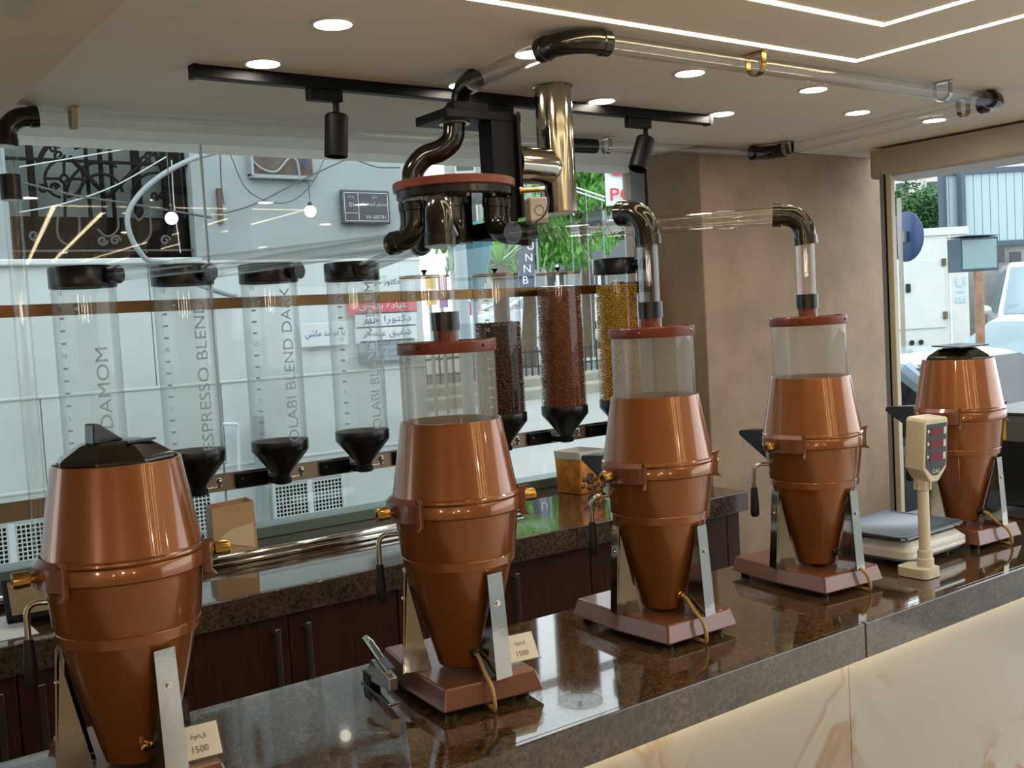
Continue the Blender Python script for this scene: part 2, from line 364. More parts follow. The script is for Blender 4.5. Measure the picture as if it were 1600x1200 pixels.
for px, py_ in ((0, 0),):
    for X, Y, lb in ((1.19, 1.05, 'left of the bright strips, out over the shop floor'), (2.1, .6, 'inside the bright strips'), (3.3, 1.2, 'right of the bright strips'), (2.1, -1.0, 'inside the bright strips, far back'), (3.6, -.6, 'over the shop entrance')):
        t = thing('downlight', LB+lb, 'light', (X, Y, CZ), group='recessed ceiling downlights')
        part(t, 'trim_ring', MB().lathe([(.053, 0), (.053, -.004), (.045, -.005), (.041, 0)], 24), 'white')
        part(t, 'diffuser', MB().lathe([(.042, -.0015), (.0001, -.0015)], 24), 'down')
def led(name, lab, x0, x1, y1, y0, wd=.022):
    t = thing(name, lab, 'light', (x0, y1, CZ), group='light strips in the ceiling')
    for n, a, b in (('light_bar', (x0, y1-wd/2), (x1, y1+wd/2)), ('light_bar', (x1-wd/2, y0), (x1+wd/2, y1+wd/2)), ):
        wpart(t, n, MB().box((*a, CZ-.0012), (*b, CZ-.0003)), 'led', smooth=False)
def led_diag(a, b, wd=.022):
    t = [o for o in bpy.data.objects if o.name.startswith('light_strip') and o.type == 'EMPTY'][-1]
    a, b = Vector(a), Vector(b); n_ = Vector((-(b-a).y, (b-a).x)).normalized()*wd/2
    wpart(t, 'light_bar', MB().prism([(*(p), CZ-.0012) for p in (a-n_, a+n_, b+n_, b-n_)], (0, 0, .0009)), 'led', smooth=False)
led('light_strip', 'outer bright light strip set in the ceiling, bent at a right angle', 1.37, 2.787, 1.965, -2.3); led_diag((1.37, 1.965), (2.10, -2.3))
led('light_strip', 'inner bright light strip set in the ceiling, at the top edge', 1.69, 2.50, 1.675, -2.0); led_diag((1.69, 1.675), (2.25, -2.0))

# unseen globes added over the shop floor to brighten the ceiling
for X, Y, lb in ((-1.7, .1, 'first'), (-.5, -1.2, 'second'), (-1.9, -2.2, 'third'), (.2, -2.6, 'fourth')):
    t = thing('fill_globe', 'added unseen glowing pendant over the shop floor, %s from the window' % lb, 'lamp', (X, Y, CZ))
    part(t, 'globe', MB().ball((0, 0, -.45), .10, 20, 14), 'fillglobe'); part(t, 'cord', MB().rod((0, 0, 0), (0, 0, -.34), .003, 8), 'black'); part(t, 'cap', MB().lathe([(.0001, -.33), (.03, -.335), (.034, -.36)], 18), 'black'); part(t, 'canopy', MB().lathe([(.05, 0), (.05, -.012), (.0001, -.02)], 20), 'black')

# track with three spotlights
t = thing('light_track', 'long black light track fixed under the ceiling', 'track', (2.0, 2.77, CZ))
wpart(t, 'rail', MB().box((1.028, 2.752, CZ-.034), (2.997, 2.788, CZ)), 'blackmat', smooth=False, bevel=.003)
wpart(t, 'end_cap', MB().box((1.020, 2.750, CZ-.036), (1.034, 2.790, CZ)), 'blackmat', smooth=False)
wpart(t, 'end_cap', MB().box((2.990, 2.750, CZ-.036), (3.006, 2.790, CZ)), 'blackmat', smooth=False)
def spot(x, lab, tilt, az):
    t = thing('track_spotlight', lab, 'spotlight', (x, 2.77, CZ-.034), group='spotlights on the black track')
    part(t, 'adapter', MB().box((-.06, -.016, -.034), (.045, .016, 0)), 'blackmat', smooth=False, bevel=.003)
    part(t, 'stem', MB().cyl((.028, 0, 0), .009, -.062, -.03, 16), 'blackmat')
    m = Matrix.Translation((.028, 0, -.068)) @ Matrix.Rotation(az, 4, 'Z') @ Matrix.Rotation(tilt, 4, 'Y')
    h = part(t, 'lamp_head', MB().lathe([(.0001, 0), (.030, 0), (.034, -.005), (.034, -.122), (.029, -.122), (.029, -.1), (.0001, -.1)], 32).xf(m), 'blackmat')
    part(h, 'lens', MB().lathe([(.0285, -.102), (.0001, -.098)], 24).xf(m), 'chrome')
    part(t, 'yoke', MB().box((.02, -.006, -.088), (.036, .006, -.058)), 'blackmat', smooth=False)
spot(1.415, 'black cylinder spotlight on the left part of the track', math.radians(5), 0)
spot(2.03, 'black spotlight on the track behind the distributor frame', math.radians(8), 0)
spot(2.645, 'black cylinder spotlight tilted on the right end of the track', math.radians(24), 0)

# ------------------------------------------------------------------ front counter
FX0, FX1, FY0, FY1, TZ = -1.0, 4.36, 1.57, 2.21, .90
ct = thing('granite_worktop', 'polished dark brown granite top of the front counter, grinders standing on it', 'countertop', (1.8, 1.9, .81))
sx = 2.184
wpart(ct, 'slab', MB().box((FX0, FY0+.012, .868), (FX1, FY1, TZ)), 'granite', smooth=False, bevel=.003)
for x0, x1 in ((FX0, sx-.0012), (sx+.0012, FX1)):
    wpart(ct, 'apron_panel', MB().box((x0, FY0, .81), (x1, FY0+.030, TZ-.0006)), 'granite_face', smooth=False, bevel=.003)
cf = thing('onyx_counter', 'backlit cream onyx front of the counter with brown veins', 'counter', (1.8, 1.64, 0))
for x0, x1 in ((-1.0, .99), (.992, 2.191), (2.193, 3.39), (3.392, 4.36)):
    wpart(cf, 'onyx_panel', MB().box((x0, 1.63, .02), (x1, 1.65, .868)), 'onyx', smooth=False, bevel=.001)
wpart(cf, 'carcass', MB().box((-1, 1.652, .02), (4.36, 2.17, .866)), 'wood', smooth=False)
ls = tag(mesh_obj('light_strip', MB().box((-1, 1.602, .8155), (4.36, 1.614, .822)), 'glow', smooth=False), 'warm light strip hidden under the granite edge, lighting the onyx', 'light', 'light strips')

# ------------------------------------------------------------------ back counter
bt = thing('granite_worktop', 'dark granite top of the back counter under the bean dispensers', 'countertop', (1.0, 3.5, .815))
wpart(bt, 'slab', MB().box((-1.5, 3.068, .868), (3.456, 3.93, TZ)), 'granite', smooth=False, bevel=.003)
for x0, x1 in ((-1.5, 2.489), (2.491, 3.456)):
    wpart(bt, 'apron_panel', MB().box((x0, 3.056, .815), (x1, 3.086, TZ-.0006)), 'granite_face', smooth=False, bevel=.003)
wpart(bt, 'apron_panel', MB().box((3.43, 3.088, .815), (3.456, 3.93, TZ-.0006)), 'granite_face', smooth=False, bevel=.003)
labs = ['leftmost dark wood cabinet under the back counter', 'dark wood cabinet with two bar handles left of the second grinder', 'dark wood cabinet behind the second grinder', 'dark wood cabinet at the right end of the back counter', 'dark wood cabinet far left, past the first grinder']
for (x0, x1), lab in zip(((.13, .928), (.93, 1.718), (1.72, 2.578), (2.58, 3.352), (-.70, .128)), labs):
    c = thing('base_cabinet', lab, 'cabinet', ((x0+x1)/2, 3.5, .08), group='cabinets under the back counter')
    wpart(c, 'body', MB().box((x0, 3.112, .08), (x1, 3.9, .812)), 'wood', smooth=False)
    xm = 1.322 if x0 == .93 else (x0+x1)/2
    for a, b, hx in ((x0, xm, xm-.05), (xm, x1, xm+.055)):
        d = wpart(c, 'door', MB().box((a+.002, 3.09, .10), (b-.002, 3.11, .810)), 'wood', smooth=False, bevel=.002)
        h = MB().box((hx-.009, 3.056, .50), (hx+.009, 3.064, .775)); h.box((hx-.006, 3.064, .515), (hx+.006, 3.09, .53)); h.box((hx-.006, 3.064, .745), (hx+.006, 3.09, .76))
        wpart(d, 'handle', h, 'steel', smooth=False, bevel=.002)
    wpart(c, 'plinth', MB().box((x0, 3.16, 0.0), (x1, 3.2, .079)), 'wood', smooth=False)
c = thing('end_panel', 'narrow dark wood panel closing the right end of the back counter', 'panel', (3.39, 3.5, 0))
wpart(c, 'board', MB().box((3.354, 3.09, 0), (3.43, 3.9, .813)), 'wood', smooth=False, bevel=.002)
ct2 = thing('chrome_track', 'shiny chrome double rail lying along the back counter', 'rail', (1.2, 3.5, TZ))
wpart(ct2, 'lower_rail', MB().box((-1.2, 3.488, TZ), (2.576, 3.512, TZ+.018)), 'chrome', smooth=False, bevel=.005)
wpart(ct2, 'upper_rail', MB().box((-1.2, 3.494, TZ+.019), (2.576, 3.518, TZ+.040)), 'chrome', smooth=False, bevel=.008)

# ------------------------------------------------------------------ conveying pipes
TR = .0252
PIPES = 'clear conveying pipes'
def elbow(par, pts, r=TR+.0045, cuff=.012):
    P = [Vector(p) for p in pts]; d0 = (P[0]-P[1]).normalized(); d1 = (P[-1]-P[-2]).normalized()
    path = [P[0]+d0*.030, P[0]+d0*.006, P[0]+d0*.004]+P+[P[-1]+d1*.004, P[-1]+d1*.006, P[-1]+d1*.030]
    n = len(P); rr = [r+.003, r+.003, r]+[r]*n+[r, r+.003, r+.003]
    return wpart(par, 'elbow', MB().sweep(path, rr, 28), 'smoke', angle=50)
def tube(par, a, b, r=TR): return wpart(par, 'clear_tube', MB().sweep([a, b], r, 32, cap=False).sweep([a, b], r-.003, 32, cap=False), 'tube')
def coupler(par, a, b, r=TR+.005): return wpart(par, 'coupler', MB().sweep([a, b], r, 28), 'black')
def clip(par, p, d, m='chrome'):
    """pipe saddle round the tube at p (tube along d) fixed to the ceiling"""
    d = Vector(d).normalized(); s = Vector((-d.y, d.x, 0)); p = Vector(p); R = TR+.004; mb = MB()
    ring = [p+s*math.cos(a)*R+Vector((0, 0, math.sin(a)*R)) for a in [PI*(1-i/16)+PI*i/16*2 for i in range(17)]]
    pts = [p-s*R+Vector((0, 0, CZ-p.z-.002))]+ring+[p+s*R+Vector((0, 0, CZ-p.z-.002))]
    for i in range(len(pts)-1):
        a, b = pts[i], pts[i+1]; n = (b-a).cross(d).normalized()*.002
        mb.add([a-d*.009-n, a+d*.009-n, a+d*.009+n, a-d*.009+n, b-d*.009-n, b+d*.009-n, b+d*.009+n, b-d*.009+n], [(0, 1, 2, 3), (7, 6, 5, 4), (0, 4, 5, 1), (1, 5, 6, 2), (2, 6, 7, 3), (3, 7, 4, 0)])
    mb.cbox(p+Vector((0, 0, CZ-p.z-.0026)), (.024 if abs(d.x) > .5 else .075, .075 if abs(d.x) > .5 else .024, .004))
    return wpart(par, 'pipe_clip', mb, m, smooth=False)
PZ = CZ-.036
HX, HY = 1.73, 2.61                     # distributor axis
mp = thing('conveying_pipe', 'long clear ceiling pipe with dark elbows, ending in the upright tube at far left', 'pipe', (2.6, 2.03, PZ), group=PIPES)
cL, cR, cB, cE = Vector((1.715, 2.03, PZ)), Vector((3.72, 2.03, PZ)), Vector((3.83, 3.18, PZ)), Vector((.685, 3.42, PZ))
top = Vector((1.755, 2.585, PZ))
dA = (cL-top).normalized(); dB = (cR-cL).normalized(); dC = (cB-cR).normalized(); m1, m2 = Vector((2.86, 3.285, PZ)), Vector((2.74, 3.30, PZ))
dD = (m1-cB).normalized(); dE = (cE-m2).normalized(); dn = Vector((0, 0, -1))
e1 = arc(cL, dA, dB, .085); e2 = arc(cR, dB, dC, .05); e3 = arc(cB, dC, dD, .07); e4 = arc(cE, dE, dn, .06)
for e in (e1, e2, e3, e4): elbow(mp, e)
t0 = arc(top, (-.05, -.05, 1), dA, .055); elbow(mp, t0)
tube(mp, t0[-1]+dA*.01, e1[0]-dA*.005); tube(mp, e1[-1]+dB*.01, e2[0]-dB*.005); tube(mp, e2[-1]+dC*.01, e3[0]-dC*.005)
tube(mp, e3[-1]+dD*.01, m1); tube(mp, m2, e4[0]-dE*.005); coupler(mp, m1+(m1-m2).normalized()*.02, m2-(m1-m2).normalized()*.02)
vt = Vector((.685, 3.42, 2.19)); tube(mp, e4[-1]+dn*.01, vt); coupler(mp, vt+Vector((0, 0, .02)), vt-Vector((0, 0, .055)), TR+.006); tube(mp, vt-Vector((0, 0, .04)), (.685, 3.42, .93))
wpart(mp, 'foot_flange', MB().lathe([(.05, .9005), (.05, .912), (.032, .915), (.032, .94), (.0255, .94)], 28, (.685, 3.42, 0)), 'black')
for p, d, m in ((cL+dB*.69, dB, 'brass'), (cL+dB*1.64, dB, 'chrome'), (cR+dC*.15, dC, 'chrome'), (cB-dC*.12, dC, 'chrome'), (cB+dD*.90, dD, 'chrome'), (cE-dE*.19, dE, 'cream')): clip(mp, p, d, m)

# ------------------------------------------------------------------ distributor
hub = thing('pipe_distributor', 'black rotary distributor with a red rim hanging amid the clear pipes', 'machine', (HX, HY, 2.05))
wpart(hub, 'red_rim', MB().lathe([(.10, 2.085), (.178, 2.085), (.181, 2.088), (.181, 2.108), (.178, 2.111), (.02, 2.113)], 56, (HX, HY, 0)), 'brick')
wpart(hub, 'manifold_plate', MB().lathe([(.02, 2.062), (.165, 2.058), (.172, 2.064), (.172, 2.085), (.02, 2.085)], 56, (HX, HY, 0)), 'smoke')
wpart(hub, 'motor', MB().lathe([(.0001, 1.93), (.045, 1.93), (.05, 1.935), (.05, 2.062)], 32, (HX, HY, 0)), 'black')
for a in (200, 225, 250, 280, 310, 340, 20, 150):
    a = math.radians(a); wpart(hub, 'bolt', MB().cyl((HX+.16*math.cos(a), HY+.16*math.sin(a), 0), .006, 2.050, 2.062, 8), 'chrome')
sp = bez([(1.64, 2.690, 2.10), (1.640, 2.686, 2.15), (1.668, 2.665, 2.19), (1.705, 2.635, 2.205), (1.735, 2.612, 2.235), (1.742, 2.606, 2.29), (1.745, 2.600, PZ-.055)], 42)
wpart(hub, 'selector_pipe', MB().sweep(sp, TR+.007, 28), 'smoke', angle=50)
wpart(hub, 'selector_collar', MB().lathe([(.033, 2.30), (.042, 2.30), (.042, 2.312), (.033, 2.312)], 32, (1.745, 2.603, 0)), 'blackmat')
pl = MB().box((1.665, 2.53, 2.283), (at_y(815, 200, 2.53).x, 2.70, 2.310)); xa, xb = at_y(771, 250, 2.53).x, at_y(806, 250, 2.53).x; wpart(hub, 'support_plate', pl, 'blackmat', smooth=False, bevel=.003)
wpart(hub, 'support_bar', MB().box((1.70, 2.54, 2.310), (1.82, 2.58, 2.332)), 'blackmat', smooth=False)
wpart(hub, 'bearing_ring', MB().lathe([(.036, 2.2825), (.046, 2.2825), (.046, 2.279), (.036, 2.279)], 32, (1.742, 2.606, 0)), 'steel')
cb = MB().box((xa, 2.53, 1.99), (xb, 2.60, 2.284)); wpart(hub, 'support_column', cb, 'blackmat', smooth=False, bevel=.003)
wpart(hub, 'column_flange', MB().box((xb+.001, 2.515, 2.0), (xb+.012, 2.615, 2.31)), 'blackmat', smooth=False)
wpart(hub, 'drive_box', MB().box((1.78, 2.50, 1.935), (1.95, 2.60, 1.985)), 'blackmat', smooth=False, bevel=.004)
q = at_d(812, 298, 2.98); q2 = at_d(842, 296, 2.98)
sn = wpart(hub, 'sensor', MB().sweep([q, q+(q2-q)*.15, q+(q2-q)*.16, q2], [.012, .012, .0075, .0075], 18), 'brass'); wpart(sn, 'sensor_tip', MB().rod(q2, q2+(q2-q)*.3, .009), 'chrome')
wpart(hub, 'sensor_cable', MB().sweep(bez([q2+(q2-q)*.3, q2+Vector((.025, -.01, -.03)), q2+Vector((.01, -.01, -.07)), q2+Vector((-.02, 0, -.095))], 24), .003, 8), 'black')
jb = thing('junction_box', 'small pale grey box fixed beside the steel duct under the distributor', 'box', at_d(838, 330, 3.05))
part(jb, 'case', MB().cbox((0, 0, 0), (.055, .05, .075), rz=-.3), 'shutter', smooth=False, bevel=.004); part(jb, 'knockout', MB().lathe([(.012, 0), (.014, .001), (.016, 0)], 20).xf(Matrix.Rotation(-.3, 4, 'Z') @ Matrix.Translation((0, -.0255, 0)) @ Matrix.Rotation(PI/2, 4, 'X')), 'frame')

# steel duct
DX, DY = 2.115, 2.60
du = thing('exhaust_duct', 'upright polished steel duct from the ceiling beside the distributor', 'duct', (DX, DY, 2.05))
wpart(du, 'main_pipe', MB().lathe([(.0585, 2.03), (.0585, CZ)], 48, (DX, DY, 0)), 'duct'); wpart(du, 'end_cap', MB().lathe([(.0001, 2.022), (.055, 2.022), (.0595, 2.026), (.0595, 2.05)], 48, (DX, DY, 0)), 'duct')
wpart(du, 'branch_pipe', MB().sweep([(2.115, 2.595, 2.165), (2.06, 2.585, 2.165), (2.055, 2.584, 2.165), (1.912, 2.566, 2.165)], [.035, .055, .057, .057], 40), 'duct')
wpart(du, 'ceiling_flange', MB().lathe([(.0585, CZ-.006), (.064, CZ-.004), (.064, CZ)], 48, (DX, DY, 0)), 'duct')

# pipes from the distributor to three grinders
GR = {2: (1.206, 1.884), 3: (1.805, 1.884), 4: (2.408, 1.884)}
def down_pipe(k, rim, lab):
    X, Y = GR[k]; zt = 1.945
    src = Vector((HX+rim[0], HY+rim[1], zt)); dst = Vector((X, Y, zt)); h = (dst-src).normalized()
    t = thing('conveying_pipe', lab, 'pipe', (X, Y, zt), group=PIPES)
    a = arc(src, (0, 0, -1), h, .055); b = arc(dst, h, (0, 0, -1), .055)
    elbow(t, [a[0]+Vector((0, 0, .02))]+a); elbow(t, b); tube(t, a[-1]+h*.01, b[0]-h*.005); tube(t, b[-1]-Vector((0, 0, .01)), (X, Y, 1.70))
down_pipe(2, (-.075, -.095), 'clear pipe bent straight down into the second grinder from the left')
down_pipe(3, (.06, -.11), 'clear pipe bent down into the hopper of the third grinder')
down_pipe(4, (.11, -.075), 'longest clear pipe across the brown pillar, bent down into the fourth grinder')

# ------------------------------------------------------------------ coffee grinders
def grinder(X, Y, rz, label, kind):
    g = thing('coffee_grinder', label, 'grinder', (X, Y, TZ), rz, group='copper coffee grinders on the counter')
    # base plate, sides slightly splayed
    def ring(e, z): return [(-.105-e, -.118-e, z), (.105+e, -.122-e, z), (.112+e, .04, z), (.095+e, .225+e, z), (-.095-e, .225+e, z), (-.112-e, .04, z)]
    a, b = ring(.012, .016), ring(0, .060)
    part(g, 'base', MB().add(a+b, [tuple(reversed(range(6))), tuple(range(6, 12))]+[(i, (i+1) % 6, 6+(i+1) % 6, 6+i) for i in range(6)]), 'copper_base', smooth=False, bevel=.004)
    for x, y in ((-.085, -.095), (.085, -.095), (-.085, .20), (.085, .20)):
        part(g, 'rubber_foot', MB().lathe([(.0001, 0), (.013, 0), (.015, .017), (.0001, .017)], 16, (x, y, 0)), 'black')
    # lower body
    part(g, 'lower_body', MB().lathe([(.0001, .068), (.054, .068), (.058, .071), (.1135, .284), (.1150, .2885), (.1205, .290), (.1225, .307), (.1215, .3085), (.1232, .312), (.1315, .392), (.1335, .399), (.1315, .402), (.05, .402)], 72), 'copper', angle=30)
    part(g, 'band', MB().lathe([(.131, .4005), (.1375, .4005), (.1392, .403), (.1392, .426), (.1378, .4285), (.131, .4285)], 72), 'copper', angle=30)
    part(g, 'upper_body', MB().lathe([(.131, .429), (.1375, .4295), (.1395, .433), (.1385, .437), (.1345, .4395), (.1335, .442), (.1085, .590), (.1075, .593), (.1045, .593), (.1035, .590), (.1025, .56), (.06, .50)], 72), 'copper', angle=30)
    # clamps with brass knobs
    for ang in (180, -8):
        a0 = math.radians(ang-(20 if ang == 180 else 24)); a1 = math.radians(ang+(32 if ang == 180 else 24))
        prof = [(.138, .388), (.149, .394), (.149, .431), (.137, .441)]
        cl = part(g, 'clamp', MB().lathe(prof, 12, a0=a0, a1=a1, close=True), 'copper_base', smooth=False)
        m = Matrix.Rotation(a1 if ang == 180 else a0, 4, 'Z')
        part(cl, 'hook', MB().prism([(.136, 0, .384), (.160, 0, .380), (.150, 0, .392), (.150, 0, .433), (.158, 0, .447), (.136, 0, .443)], (0, .008 if ang == 180 else -.008, 0)).xf(m), 'copper_base', smooth=False, bevel=.002)
        m = Matrix.Rotation(math.radians(ang), 4, 'Z') @ Matrix.Translation((.146, 0, .412)) @ Matrix.Rotation(PI/2, 4, 'Y')
        k = part(cl, 'knob', MB().lathe([(.0001, 0), (.008, 0), (.008, .008), (.0135, .010), (.0145, .03), (.013, .036), (.006, .0365), (.005, .03), (.0001, .03)], 20).xf(m), 'brass')
    # three folded legs: strap with triangular flanges
    for ang in (-80, 40, 160):
        m = Matrix.Rotation(math.radians(ang), 4, 'Z'); ro, rt, rb = .128, .1185, .074
        lg = part(g, 'leg', MB().prism([(rt-.004, -.019, .278), (rt+.001, -.019, .278), (ro+.008, -.021, .060), (ro+.004, -.021, .060)], (0, .001, 0)).add(
            [(rt, -.019, .278), (rt+.003, -.019, .278), (ro+.008, -.021, .060), (ro+.005, -.021, .060), (rt, .019, .278), (rt+.003, .019, .278), (ro+.008, .021, .060), (ro+.005, .021, .060)],
            [(0, 1, 2, 3), (4, 7, 6, 5), (1, 5, 6, 2), (0, 3, 7, 4), (0, 4, 5, 1), (3, 2, 6, 7)]).prism([(rt-.003, -.019, .26), (ro+.005, -.0205, .061), (rb, -.0205, .061)], (0, .002, 0)).prism([(rt-.003, .019, .26), (ro+.005, .0205, .061), (rb, .0205, .061)], (0, -.002, 0)).xf(m), 'legm', smooth=False)
        mm = m @ Matrix.Translation((rt+.0065, 0, .215)) @ Matrix.Rotation(PI/2, 4, 'Y')
        part(lg, 'bolt', MB().lathe([(.0001, .004), (.004, .004), (.0045, .001), (.0075, .001), (.0075, -.004)], 16).xf(mm), 'chrome')
    # spout, latch and crank handle on the working side
    sp = [(.132, -.03, .435), (.255, -.022, .428), (.258, -.022, .415), (.15, -.028, .345), (.128, -.03, .335)]
    part(g, 'spout', MB().prism(sp, (0, .056, 0)).xf(Matrix.Rotation(PI/2, 4, 'Z')), 'black', smooth=False, bevel=.004)
    part(g, 'spout_lever', MB().sweep([(.09, .10, .462), (.06, .145, .463), (.05, .175, .464)], [.004, .006, .007], 10), 'black')
    mh = Matrix.Rotation(math.radians(150), 4, 'Z')
    hd = part(g, 'crank_rod', MB().sweep([mh @ Vector(p) for p in [(.112, 0, .352)]+[tuple(q) for q in arc((.172, 0, .352), (1, 0, 0), (.0, 0, -1), .022, 6)]+[(.172, 0, .285)]], .0055, 14), 'chrome')
    part(hd, 'grip', MB().lathe([(.0001, .205), (.009, .205), (.0125, .212), (.0115, .25), (.0085, .288), (.0001, .29)], 18, mh @ Vector((.172, 0, 0))), 'grip')
    part(hd, 'hub_nut', MB().lathe([(.0001, 0), (.018, 0), (.018, .016), (.0001, .018)], 18).xf(mh @ Matrix.Translation((.106, 0, .352)) @ Matrix.Rotation(PI/2, 4, 'Y')), 'black')
    # cable gland and cord
    ca = math.radians(-98 if kind != 'g4' else -92); dx = Vector((math.cos(ca), math.sin(ca), 0)); z0 = .104
    m = Matrix.Translation(dx*.060+Vector((0, 0, z0))) @ Matrix.Rotation(ca, 4, 'Z') @ Matrix.Rotation(PI/2, 4, 'Y')
    part(g, 'cable_gland', MB().lathe([(.0001, 0), (.0105, 0), (.0105, .012), (.0085, .014), (.0085, .022), (.0045, .024)], 6 if kind in ('g1', 'g3') else 18).xf(m), 'brass' if kind in ('g1', 'g3') else 'black')
    sd = Vector((-dx.y, dx.x, 0))*(.018 if kind in ('g4', 'g5') else .004)
    pts = [dx*.083+Vector((0, 0, z0)), dx*.095+sd*.4+Vector((0, 0, z0-.006)), dx*.118+sd+Vector((0, 0, .074)), dx*.142+sd*1.8+Vector((0, 0, .054)), dx*.151+sd*2.2+Vector((0, 0, .028)), dx*.148+sd*2.4+Vector((0, 0, .006)), dx*.125+sd*2.4+Vector((0, 0, .0048)), dx*.02+sd*3+Vector((0, 0, .0048))]
    if kind != 'g1': part(g, 'cord', MB().sweep(bez(pts, 44), .0046, 12), 'cable')
    if kind in ('g1', 'g5'):
        ld = part(g, 'lid', MB().lathe([(.101, .586), (.101, .598), (.095, .604), (.062, .624), (.045, .628), (.0001, .629)], 8, a0=.2), 'smoke', smooth=False, bevel=.003)
        if kind == 'g1':
            part(ld, 'lid_flap', MB().prism([(-.048, -.016, .626), (-.046, -.016, .660), (-.036, -.016, .661), (.008, -.016, .629)], (0, .030, 0)).xf(Matrix.Rotation(.25, 4, 'Z')), 'smoke', smooth=False, bevel=.002)
            part(ld, 'lid_latch', MB().cbox((.03, -.05, .627), (.06, .006, .004), rz=.4), 'smoke', smooth=False)
        else:
            part(ld, 'lid_flap', MB().cbox((0, -.01, .634), (.16, .10, .004), rx=.05), 'smoke', smooth=False)
    else:
        part(g, 'hopper', MB().lathe([(.1015, .56), (.1015, .745)], 64), 'hopper')
        ld = part(g, 'hopper_lid', MB().lathe([(.1005, .736), (.1045, .736), (.1055, .738), (.1055, .758), (.104, .7605), (.1015, .7605), (.100, .757), (.0001, .757)], 64), 'brick', angle=30)
        for a in (-150, -70, 10, 100): part(ld, 'screw', MB().ball((.1055*math.cos(math.radians(a)), .1055*math.sin(math.radians(a)), .749), .0035, 8, 6), 'chrome' if kind == 'g3' else 'black')
        part(ld, 'latch', MB().cbox((.1065, -.015, .749), (.004, .022, .026), rz=-.14), 'brick', smooth=False)
        part(ld, 'neck', MB().lathe([(.028, .756), (.0265, .760), (.0265, .792), (.02, .792)], 28), 'brick')
        part(ld, 'coupler', MB().lathe([(.026, .7825), (.030, .7825), (.030, .822), (.0255, .822)], 28), 'black')
    return g
grinder(.51, 1.884, 0, 'copper grinder with black lid, nearest and largest, at the left end', 'g1')
grinder(1.206, 1.884, math.radians(-7), 'copper grinder with clear hopper beside the small steel stapler', 'g2')
grinder(1.805, 1.884, 0, 'copper grinder with clear hopper in the middle of the counter', 'g3')
grinder(2.408, 1.884, math.radians(-4), 'copper grinder with clear hopper left of the white scale', 'g4')
grinder(3.155, 1.884, math.radians(-2), 'copper grinder with black lid behind the white scale, at the right end', 'g5')

# ------------------------------------------------------------------ bean dispensers
DXS = [0.948, 1.289, 1.616, 1.968, 2.302, 2.661, 3.011, 3.363]; DY = 3.735
strap = thing('strap', 'thin bronze metal strap holding the bean dispensers in front of the window', 'rail', (1.2, 3.845, 1.80))
wpart(strap, 'flat_bar', MB().box((-1.0, 3.842, 1.797), (3.508, 3.847, 1.839)), 'bronze', smooth=False, bevel=.001)
wpart(strap, 'end_bracket', MB().box((3.50, 3.50, 1.79), (3.509, 3.85, 1.845)).box((3.44, 3.838, 1.785), (3.509, 3.853, 1.85)), 'bronze', smooth=False)
rail = thing('rail', 'wide bronze rail carrying the black funnels and valves of the dispensers', 'rail', (1.2, 3.845, 1.1))
wpart(rail, 'flat_bar', MB().box((-1.0, 3.84, 1.110), (3.508, 3.852, 1.175)), 'railm', smooth=False, bevel=.002)
wpart(rail, 'top_edge', MB().box((-1.0, 3.836, 1.1752), (3.508, 3.856, 1.178)), 'steel', smooth=False)
txt = ['CARDAMOM', 'ESPRESSO BLEND', 'OLABI BLEND DARK', 'OLABI BLEND MEDIUM', None, None, None, None]
tw = [(.42, 1.47), (.53, 1.56), (.575, 1.575), (.575, 1.585)]
dl = ['leftmost empty dispenser, lettered CARDAMOM, behind the first grinder', 'empty frosted dispenser lettered ESPRESSO BLEND', 'empty frosted dispenser lettered OLABI BLEND DARK', 'empty frosted dispenser between the dark blend one and the second grinder',
      'empty clear dispenser with knobbed lid behind the second grinder', 'clear dispenser half full of dark brown beans', 'clear dispenser nearly full of reddish brown beans', 'black capped dispenser full of yellow beans behind the third grinder']
def wrap(mb, ang, zc, r):
    mb.v = [Vector((r*math.cos(ang-p.y/r), r*math.sin(ang-p.y/r), zc+p.x)) for p in mb.v]; return mb
